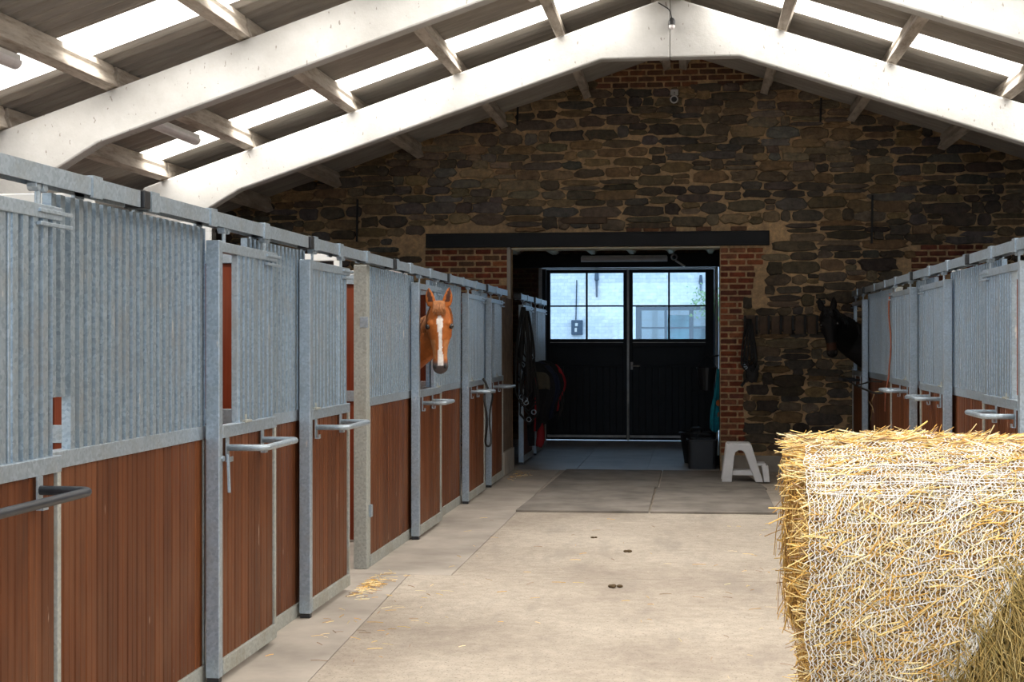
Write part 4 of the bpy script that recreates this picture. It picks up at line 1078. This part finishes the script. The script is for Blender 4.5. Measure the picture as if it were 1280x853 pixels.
# ------------------------------------------------------------------ horses
def horse(label, coatfn, head_top, face_dir, neck_pts, body, leg_z, mane_mat, name='horse', roll=0.0, pitch=0.0, blaze=True, scale=1.0):
    """one continuous body: torso, legs, neck and head lofts fused by a voxel remesh"""
    b = MB()
    def ell(c, u, w, ru, rw, n=14, sq=0.9): return [c + u * (math.copysign(abs(math.cos(a)) ** sq, math.cos(a)) * ru) + w * (math.copysign(abs(math.sin(a)) ** sq, math.sin(a)) * rw) for a in [2 * PI * i / n for i in range(n)]]
    up = Vector((0, 0, 1))
    # head frame: down the nose, out of the face, sideways
    H = Vector(head_top); fd = Vector(face_dir).normalized(); sd = up.cross(fd).normalized()
    dn = (-up * math.cos(pitch) + fd * math.sin(pitch)); ff = (fd * math.cos(pitch) + up * math.sin(pitch))
    dn2 = (dn * math.cos(roll) + sd * math.sin(roll)); sd2 = (sd * math.cos(roll) - dn * math.sin(roll))
    HL = 0.55 * scale
    def hp(h, f, s_): return H + dn2 * (h * HL) + ff * (f * scale) + sd2 * (s_ * scale)
    # (h along the face 0..1, half width, front, back)
    sec = [(-0.115, 0.016, -0.065, -0.10), (-0.085, 0.040, -0.045, -0.12), (-0.03, 0.066, -0.015, -0.14), (0.05, 0.086, 0.015, -0.17), (0.16, 0.104, 0.035, -0.20), (0.27, 0.110, 0.045, -0.23), (0.33, 0.109, 0.048, -0.235), (0.42, 0.098, 0.045, -0.225), (0.53, 0.080, 0.038, -0.19), (0.64, 0.066, 0.032, -0.15), (0.75, 0.060, 0.030, -0.12), (0.85, 0.066, 0.030, -0.105), (0.93, 0.068, 0.024, -0.095), (0.985, 0.056, 0.006, -0.085), (1.02, 0.030, -0.02, -0.07)]
    rings = []
    for h, hw, fr, bk in sec:
        c0 = (fr + bk) / 2; hd = (fr - bk) / 2
        rings.append([hp(h, c0 + math.copysign(abs(math.sin(a)) ** 0.85, math.sin(a)) * hd, math.copysign(abs(math.cos(a)) ** 0.85, math.cos(a)) * hw * (1.0 if math.sin(a) > -0.2 else 0.86)) for a in [2 * PI * i / 18 for i in range(18)]])
    b.loft(rings)
    # brow bones, nostril rims, chin, lips
    for s_ in (-1, 1):
        b.ball(hp(0.285, -0.004, s_ * 0.080), 0.034 * scale, 10, 8)
        b.ball(hp(0.245, 0.008, s_ * 0.072), 0.034 * scale, 10, 8)
        b.ball(hp(0.905, -0.002, s_ * 0.042), (0.026 * scale,) * 3, 10, 8)
        b.ball(hp(0.42, -0.15, s_ * 0.050), 0.056 * scale, 10, 8)
    b.ball(hp(0.97, -0.055, 0), (0.036 * scale,) * 3, 10, 8)
    # ears
    for s_ in (-1, 1):
        er = []
        for t, r0 in ((0, 0.036), (0.25, 0.044), (0.5, 0.041), (0.75, 0.027), (1.0, 0.006)):
            c = hp(-0.02 - 0.30 * t, -0.055 - 0.01 * t, s_ * (0.064 + 0.030 * t - 0.006 * t * t))
            er.append(ell(c, sd2, ff, r0 * scale, r0 * scale * 0.62, 12, 1))
        b.loft(er)
    # neck
    np_ = [hp(0.10, -0.10, 0)] + [Vector(p[0]) for p in neck_pts]
    nr = [(0.080 * scale, 0.12 * scale)] + [(p[1], p[2]) for p in neck_pts]
    rings = []
    for i, p in enumerate(np_):
        d = (np_[min(i + 1, len(np_) - 1)] - np_[max(i - 1, 0)]).normalized()
        w = d.cross(up).normalized(); v2 = w.cross(d).normalized()
        rings.append(ell(p, w, v2, nr[i][0], nr[i][1], 16, 1))
    b.loft(rings)
    # torso
    c0, bd, blen = Vector(body[0]), Vector(body[1]).normalized(), body[2]
    sdv = bd.cross(up).normalized()
    rings = []
    for t, ru, rw, dz in ((-0.06, 0.12, 0.18, 0.02), (0.0, 0.21, 0.30, 0.0), (0.15, 0.26, 0.36, -0.01), (0.35, 0.29, 0.37, -0.01), (0.6, 0.30, 0.36, 0.0), (0.8, 0.28, 0.33, 0.03), (0.95, 0.25, 0.31, 0.03), (1.06, 0.17, 0.22, 0.02), (1.12, 0.06, 0.1, 0.02)):
        rings.append(ell(c0 + bd * (t * blen) + up * dz, sdv, up, ru, rw, 18, 1))
    b.loft(rings)
    # legs: fore and hind, with knees and hocks
    for s_ in (-1, 1):
        q = c0 + bd * (0.10 * blen) + sdv * (0.15 * s_)
        z = c0.z
        pts = [q + up * (-0.10), q + up * (0.72 - z) , q + up * (0.46 - z) - bd * 0.01, q + up * (0.26 - z), q + up * (0.11 - z) - bd * 0.02, q + up * (0.05 - z) - bd * 0.05, q + up * (leg_z - z) - bd * 0.06]
        b.tube(pts, [0.13, 0.085, 0.058, 0.038, 0.045, 0.055, 0.065], 12)
        q = c0 + bd * (0.93 * blen) + sdv * (0.15 * s_)
        pts = [q + up * 0.0 - bd * 0.05, q + up * (0.80 - z) - bd * 0.08, q + up * (0.55 - z) + bd * 0.06, q + up * (0.30 - z) + bd * 0.04, q + up * (0.11 - z) + bd * 0.02, q + up * (0.05 - z), q + up * (leg_z - z) - bd * 0.01]
        b.tube(pts, [0.20, 0.125, 0.062, 0.042, 0.046, 0.055, 0.065], 12)
    me = b.mesh('horse_shape', (0, 0, 0))
    tmp = bpy.data.objects.new('horse_shape', me); COL.objects.link(tmp)
    md = tmp.modifiers.new('r', 'REMESH'); md.mode = 'VOXEL'; md.voxel_size = 0.0095; md.use_smooth_shade = True
    m2 = tmp.modifiers.new('s', 'SMOOTH'); m2.factor = 0.5; m2.iterations = 3
    dg = bpy.context.evaluated_depsgraph_get()
    me2 = bpy.data.meshes.new_from_object(tmp.evaluated_get(dg))
    bpy.data.objects.remove(tmp)
    root_loc = Vector((c0.x + bd.x * blen / 2, c0.y + bd.y * blen / 2, 0))
    root = thing(name, label, 'horse', root_loc)
    ca = me2.color_attributes.get('Col') or me2.color_attributes.new('Col', 'FLOAT_COLOR', 'POINT')
    buf = []; Hi = H
    for v_ in me2.vertices:
        r = v_.co - H; h = r.dot(dn2) / HL; f = r.dot(ff) / scale; s_ = r.dot(sd2) / scale
        c = coatfn(h, f, s_, v_.co); buf += [c[0], c[1], c[2], 1]
    ca.data.foreach_set('color', buf)
    for v_ in me2.vertices: v_.co -= root_loc
    me2.materials.clear(); me2.materials.append(M['coat'])
    me2.polygons.foreach_set('use_smooth', [True] * len(me2.polygons))
    o = bpy.data.objects.new('body', me2); COL.objects.link(o); o.parent = root
    for s_ in (-1, 1):
        e = MB(); e.ball(hp(0.292, 0.010, s_ * 0.098), 0.024 * scale, 14, 10); e.build('eye', M['eye'], root, smooth=True)
        e = MB(); e.ball(hp(0.915, 0.022, s_ * 0.043), (0.013 * scale, 0.012 * scale, 0.019 * scale), 12, 8); e.build('nostril', M['mane_black'], root, smooth=True)
    # mane along the crest, forelock between the ears
    mb = MB(); rr = random.Random(5)
    crest = [np_[0] + ff * -0.02 + up * 0.10] + [np_[i] + up * nr[i][1] * 0.97 for i in range(1, len(np_))]
    side = bd.cross(up)
    for i in range(260):
        t = rr.random() * (len(crest) - 1.001); k = int(t); p = crest[k].lerp(crest[k + 1], t - k)
        dirs = sd2 * rr.choice((-1, 1)) if k == 0 else (crest[k + 1] - crest[k]).cross(up).normalized() * rr.choice((-1, 1, 1))
        ln = rr.uniform(0.10, 0.20)
        mb.tube([p, p + dirs * 0.05 + up * 0.02, p + dirs * (0.085 + 0.02 * rr.random()) - up * ln * 0.5, p + dirs * (0.10 + 0.02 * rr.random()) - up * ln], [0.007, 0.008, 0.006, 0.002], 4)
    for i in range(46):
        s_ = rr.uniform(-0.045, 0.045); ln = rr.uniform(0.10, 0.26)
        mb.tube([hp(-0.10, -0.06, s_ * 0.8), hp(-0.085, 0.0, s_), hp(-0.02 + 0.3 * ln, 0.034, s_ * 1.1), hp(-0.02 + 0.6 * ln, 0.045, s_ * 1.3 + rr.uniform(-0.01, 0.01))], [0.007, 0.008, 0.006, 0.002], 4)
    mb.build('mane', mane_mat, root, smooth=True)
    return root

def chestnut(h, f, s, co):
    base = (0.40, 0.115, 0.024)
    if h < -0.085 and -0.30 < h and abs(abs(s) - 0.064 - 0.030 * (-h - 0.02) / 0.3) < 0.020 * (1 - max(0, (-h - 0.2) / 0.12)) and f > -0.064 and f < 0.02: return (0.06, 0.02, 0.010)   # inside of the ears
    n = mnoise.noise((co.x * 30, co.y * 30, co.z * 30)) * 0.006
    w = 0.026 if h < 0.24 else 0.026 - 0.011 * max(0, min(1, (h - 0.24) / 0.2)) + (0.012 * max(0, min(1, (h - 0.62) / 0.2)))
    if 0.10 < h < 0.90 and f > -0.03 and -0.3 < h: 
        cen = 0.003
        if h < 0.18: w *= (h - 0.10) / 0.08
        if abs(s - cen) < w + n and f > 0.0: return (0.80, 0.74, 0.70)
    if h > 0.80 and f > -0.25 and h < 1.3 and abs(s) < 0.2 and f < 0.2:
        k = min(1, (h - 0.80) / 0.07); d = (0.085, 0.068, 0.068)
        return tuple(a * (1 - k) + q * k for a, q in zip(base, d))
    if 0.5 < h < 0.82 and abs(s) > 0.035 and f > -0.2 and abs(s) < 0.12: return (0.48, 0.19, 0.07)
    return base
def black(h, f, s, co):
    if 0.70 < h < 0.86 and f > -0.10: return (0.045, 0.017, 0.007)
    return (0.006, 0.005, 0.005)
horse('chestnut horse with a white blaze looking out over the left stall door', chestnut, (-2.15, 12.05, 1.985), (0.17, -1, 0.0),
      [((-2.21, 12.40, 1.78), 0.10, 0.17), ((-2.44, 12.64, 1.66), 0.115, 0.19), ((-2.78, 12.92, 1.50), 0.15, 0.26), ((-3.10, 13.2, 1.34), 0.19, 0.31)],
      ((-3.05, 13.15, 1.20), (-0.86, 0.5, 0), 1.42), 0.0, M['mane'], roll=0.02)
horse('black horse looking out of the far right stall beside the stone wall', black, (1.60, 17.72, 2.06), (-0.05, -1, 0.0),
      [((1.70, 18.0, 1.86), 0.115, 0.19), ((1.93, 18.22, 1.72), 0.13, 0.22), ((2.28, 18.25, 1.52), 0.15, 0.27), ((2.68, 18.25, 1.36), 0.19, 0.32)],
      ((2.63, 18.25, 1.22), (1, -0.08, 0), 1.45), 0.0, M['mane_black'], roll=0.10, scale=1.0)

# ------------------------------------------------------------------ straw bale
BX0, BX1, BY, BR = 0.41, 1.64, 6.06, 0.65
def lump(th, x): return 0.018 * mnoise.noise((math.cos(th) * 2.2, math.sin(th) * 2.2, x * 3.0)) + 0.008 * mnoise.noise((math.cos(th) * 7, math.sin(th) * 7, x * 8))
def surf(th, x, r=0.0):
    """th measured from straight up, positive towards the camera"""
    q = BR + lump(th, x) + r
    z = BR + q * math.cos(th) * (1.0 if math.cos(th) > 0 else 0.985); y = BY - q * math.sin(th)
    return Vector((x, y, max(0.004, z)))
def snorm(th): return Vector((0, -math.sin(th), math.cos(th)))
def net_edge(th):
    # right-hand limit of the net: torn back lower down on the side facing the aisle
    d = math.degrees(th)
    if d < 50: return BX1 + 0.1
    if d < 68: return 1.46 - (d - 50) / 18 * 0.26 + 0.2 * max(0, (55 - d) / 5)
    return max(0.80, 1.20 - (d - 68) / 44 * 0.31)
bale = thing('straw_bale', 'large round straw bale in white net, lying on the aisle floor', 'bale', ((BX0 + BX1) / 2, BY, 0))
b = MB(); n = 72; xs = [BX0 + 0.02, BX0 + 0.03] + [BX0 + 0.05 + (BX1 - BX0 - 0.1) * i / 12 for i in range(13)] + [BX1 - 0.03, BX1 - 0.02]
rings = []
for i, x in enumerate(xs):
    rr_ = -0.02 if 0 < i < len(xs) - 1 else -0.08
    rings.append([surf(2 * PI * j / n, x, rr_) for j in range(n)])
b.loft(rings); b.build('packed_core', M['straw_core'], bale, smooth=False)
rs = random.Random(11)
b = MB()
N = 15000
for i in range(N):
    th = math.radians(rs.uniform(-25, 140)); x = rs.uniform(BX0 + 0.0, BX1)
    d = math.degrees(th); torn = x > net_edge(th)
    tang = Vector((0, -math.cos(th), -math.sin(th))); ax = Vector((1, 0, 0))
    if torn: ang = rs.gauss(1.35, 0.45)
    elif d < 38: ang = rs.gauss(0.05, 0.28)
    else:
        # strands sweep down to the lower left across the face
        ang = rs.gauss(0.35 + 0.5 * mnoise.noise((x * 2.5, d * 0.03, 1)), 0.45)
        ang = -ang if rs.random() < 0.65 else ang
    dr = ax * math.cos(ang) + tang * math.sin(ang)
    ln = rs.uniform(0.05, 0.20) * (1.25 if (d < 38 or torn) else 1.0)
    lift = rs.uniform(-0.016, 0.006) + (rs.uniform(0, 0.035) if torn else 0)
    dr = dr + snorm(th) * rs.gauss(0, 0.13 if d < 30 else (0.2 if torn else 0.045))
    c = rs.choice(STRAW); k = rs.uniform(0.75, 1.15)
    if torn: c = rs.choice([(0.50, 0.36, 0.12), (0.40, 0.30, 0.10), (0.62, 0.44, 0.16), (0.34, 0.24, 0.08), (0.66, 0.52, 0.24)])
    b.col = tuple(q * k for q in c)
    straw_stem(b, surf(th, x, lift), dr, ln, rs.uniform(0.0012, 0.0026), rs.uniform(-0.006, 0.012), snorm(th))
# stems pushed out through the net
for i in range(650):
    th = math.radians(rs.uniform(25, 135)); x = rs.uniform(BX0 + 0.03, 1.5)
    if x > net_edge(th): continue
    ang = rs.gauss(-0.55, 0.5) if rs.random() < 0.7 else rs.uniform(0, PI)
    tang = Vector((0, -math.cos(th), -math.sin(th))); dr = Vector((1, 0, 0)) * math.cos(ang) + tang * math.sin(ang)
    k = rs.uniform(0.85, 1.15); c = rs.choice(STRAW[:6]); b.col = tuple(q * k for q in c)
    straw_stem(b, surf(th, x, rs.uniform(0.014, 0.022)), dr + snorm(th) * rs.gauss(0, 0.06), rs.uniform(0.03, 0.12), rs.uniform(0.0015, 0.0028), 0.003, snorm(th))
# stems that stick up along the crown
for i in range(420):
    th = math.radians(rs.uniform(-14, 16)); x = rs.uniform(BX0, BX1)
    a = rs.gauss(0.45, 0.35) * rs.choice((-1, 1)); dr = Vector((math.cos(a), rs.gauss(0, 0.3), abs(math.sin(a)) * rs.uniform(0.3, 1.2)))
    b.col = jitcol(rs.choice(STRAW), 0.15); ln = rs.uniform(0.05, 0.13)
    straw_stem(b, surf(th, x, 0.012), dr, ln, rs.uniform(0.0014, 0.0028), 0.004, Vector((0, 0, 1)))
o = b.build('straw_surface', M['straw'], bale, recalc=False, smooth=True); o['kind'] = 'stuff'
# ragged straw on the flat end, its shade put into darker straw colours
b = MB()
for i in range(6500):
    r_ = BR * math.sqrt(rs.random()) * 1.0; th = rs.uniform(-PI, PI)
    y, z = BY - r_ * math.sin(th), BR + r_ * math.cos(th)
    if z < 0.62 and rs.random() < 0.75: continue
    x = BX0 + 0.03 - (abs(rs.gauss(0, 0.034)) + 0.02 * rs.random()) * (1 if z > 0.62 else 0.35)
    dr = Vector((rs.gauss(-0.12, 0.16), rs.gauss(0, 0.28), -1)) if rs.random() < 0.8 else Vector((rs.gauss(0, 0.3), rs.gauss(0, 1), rs.gauss(0, 1)))
    ln = rs.uniform(0.06, 0.20); c = rs.choice([(0.56, 0.33, 0.08), (0.64, 0.40, 0.11), (0.44, 0.24, 0.055), (0.72, 0.50, 0.19), (0.32, 0.18, 0.05)])
    dr.normalize()
    if z - ln / 2 < 0.02: continue
    if any(math.hypot(y + dr.y * ln * q - BY, z + dr.z * ln * q - BR) > BR + 0.004 for q in (-0.5, 0.5)): continue
    b.col = jitcol(c, 0.2); straw_stem(b, Vector((x, y, z)), dr, ln, rs.uniform(0.0013, 0.0026), rs.uniform(-0.004, 0.012), Vector((-1, 0, 0)))
for i in range(150):       # long loose stems sticking out into the aisle
    z = rs.uniform(0.55, 1.22); y = BY - rs.uniform(-0.2, 0.55) * math.sqrt(max(0.05, 1 - ((z - BR) / BR) ** 2)) ; 
    b.col = jitcol(rs.choice(STRAW), 0.2)
    straw_stem(b, Vector((BX0 - rs.uniform(0.0, 0.05), y, z)), Vector((-1, rs.gauss(0, 0.5), rs.gauss(-0.1, 0.7))), rs.uniform(0.06, 0.15), rs.uniform(0.0013, 0.0026), 0.005, Vector((0, 0, 1)))
for p, d in (((0.375, 5.75, 1.13), (-0.75, 0.1, 0.95)), ((0.36, 5.7, 1.02), (-1, 0.2, -0.5)), ((0.37, 5.6, 1.05), (-1, 0, 0.05))):
    b.col = (0.80, 0.52, 0.16); straw_stem(b, Vector(p), Vector(d), 0.19, 0.0036, 0.004, Vector((0, 0, 1)))
b.col = (0.80, 0.60, 0.18); straw_stem(b, Vector((0.86, 6.0, 1.335)), Vector((0.85, 0, 0.65)), 0.13, 0.0042, 0.0, Vector((0, 0, 1)))
o = b.build('loose_straw', M['straw'], bale, recalc=False, smooth=True); o['kind'] = 'stuff'
# net wrap
b = MB()
def warp(th, x):
    return x + 0.016 * mnoise.noise((x * 9, th * 6, 4.2)) + 0.03 * mnoise.noise((x * 2.0, th * 2.2, 1.7)) * (1 if th > 0.9 else 0.35)
def nets(path, r): b.tube(path, r, 3, cap=False)
dx = 0.0175; nx = int((BX1 - BX0) / dx); t0, t1, nt_ = math.radians(-22), math.radians(138), 190
def lift(i, k): return 0.015 + 0.006 * mnoise.noise((i * 0.9, k * 0.5, 8))
def netpt(i, k):
    th = t0 + (t1 - t0) * k / nt_; x = BX0 + 0.012 + i * dx
    xx = warp(th, x)
    h1 = mnoise.noise((i * 7.31, k * 3.77, 0.5)); h2 = mnoise.noise((i * 5.17, k * 6.13, 9.5))
    th += 0.011 * h1; xx += 0.0075 * h2
    return th, xx, surf(th, xx, lift(i, k))
for i in range(nx + 1):
    run = []
    for k in range(nt_ + 1):
        th, xx, p = netpt(i, k)
        ok = xx < net_edge(th) and mnoise.noise((i * 0.55, k * 0.16, 14)) > -0.42
        crown = math.degrees(th) < 22 and mnoise.noise((i * 0.3, k * 0.09, 2)) > -0.15
        if ok and not crown: run.append(p)
        else:
            if len(run) > 1: nets(run, 0.0020)
            run = []
    if len(run) > 1: nets(run, 0.0020)
    # zigzag threads to the next chain
    if i < nx:
        zz = []
        for k in range(0, nt_ + 1, 2):
            j = i + ((k // 2) % 2)
            kk = min(nt_, max(0, k + int(2 * mnoise.noise((i * 2.1, k * 0.7, 5)))))
            th, xx, p = netpt(j, kk)
            crown = math.degrees(th) < 16 and mnoise.noise((i * 0.3, k * 0.09, 2)) > -0.25
            if xx < net_edge(th) and not crown and mnoise.noise((i * 0.4, k * 0.12, 31)) > -0.45: zz.append(p)
            else:
                if len(zz) > 1: nets(zz, 0.0020)
                zz = []
        if len(zz) > 1: nets(zz, 0.0020)
# bunched cords along the torn edge and a few gathered folds across the face
def cord(fn, n, r, wob, seed):
    pts = []
    for k in range(n + 1):
        th, x = fn(k / n); pts.append(surf(th, x + wob * mnoise.noise((k * 0.35, seed, 1.3)), 0.018 + 0.008 * mnoise.noise((k * 0.4, seed, 7))))
    nets(pts, r)
for q in range(9):
    cord(lambda t, q=q: (math.radians(58 + 80 * t), net_edge(math.radians(58 + 80 * t)) + 0.004 * (q - 4)), 40, 0.0013, 0.03, q * 3.3)
for q in range(70):
    th0 = math.radians(rs.uniform(35, 110)); x0 = rs.uniform(BX0 + 0.1, 1.3); a = rs.gauss(0.75, 0.5); ln = rs.uniform(0.08, 0.3)
    cord(lambda t: (th0 - (t - 0.5) * ln * math.sin(a) / BR, min(net_edge(th0), x0 + (t - 0.5) * ln * math.cos(a))), 10, rs.uniform(0.0012, 0.0022), 0.02, q * 1.7)
for q in range(14):
    th0 = math.radians(rs.uniform(28, 46))
    cord(lambda t: (th0 + 0.03 * math.sin(4 * t + q), BX0 + 0.02 + (BX1 - BX0) * t), 40, 0.0012, 0.01, q * 9.1)
o = b.build('net_wrap', M['net'], bale, recalc=False, smooth=True); o['label'] = 'white net wrap'; o['kind'] = 'stuff'
bale.rotation_euler = (0, 0, math.radians(-2.8)); bale.location.x += 0.03

# ------------------------------------------------------------------ light, world, camera
w = bpy.data.worlds.new('World'); scene.world = w; w.use_nodes = True
bg = w.node_tree.nodes['Background']; bg.inputs[0].default_value = (0.46, 0.70, 1.0, 1); bg.inputs[1].default_value = 3.4
# daylight let down through each translucent sheet
for s_ in STR:
    for side in (-1, 1):
        al = bpy.data.lights.new('rooflight', 'AREA'); al.shape = 'RECTANGLE'; al.size = 5.4; al.size_y = s_[1] - s_[0] - 0.04
        al.energy = 112; al.spread = math.radians(145); al.color = (1.0, 0.955, 0.89)
        ao = bpy.data.objects.new('rooflight', al); COL.objects.link(ao)
        d = 3.05; ao.location = (RX + side * d, (s_[0] + s_[1]) / 2, RZ - SL * d - 0.012); ao.rotation_euler = (0, side * math.atan(SL), 0)
sun = bpy.data.lights.new('sun', 'SUN'); sun.energy = 0.8; sun.angle = math.radians(1.5); sun.color = (1, 0.95, 0.88)
so = bpy.data.objects.new('sun', sun); COL.objects.link(so); so.rotation_euler = (math.radians(32), math.radians(-14), 0)

cam = bpy.data.cameras.new('camera'); cam.sensor_width = 36; cam.lens = 1800 / 1280 * 36; cam.clip_end = 300
co = bpy.data.objects.new('camera', cam); COL.objects.link(co)
co.location = (0, 0, 1.7); co.rotation_euler = (math.radians(90), 0, math.atan(228 / 1800))
scene.camera = co
vs = scene.view_settings
vs.view_transform = 'Standard'; vs.look = 'None'; vs.exposure = 0.0; vs.gamma = 1.0; vs.use_curve_mapping = False
scene.cycles.max_bounces = 8; scene.cycles.diffuse_bounces = 5; scene.cycles.glossy_bounces = 3; scene.cycles.transparent_max_bounces = 8
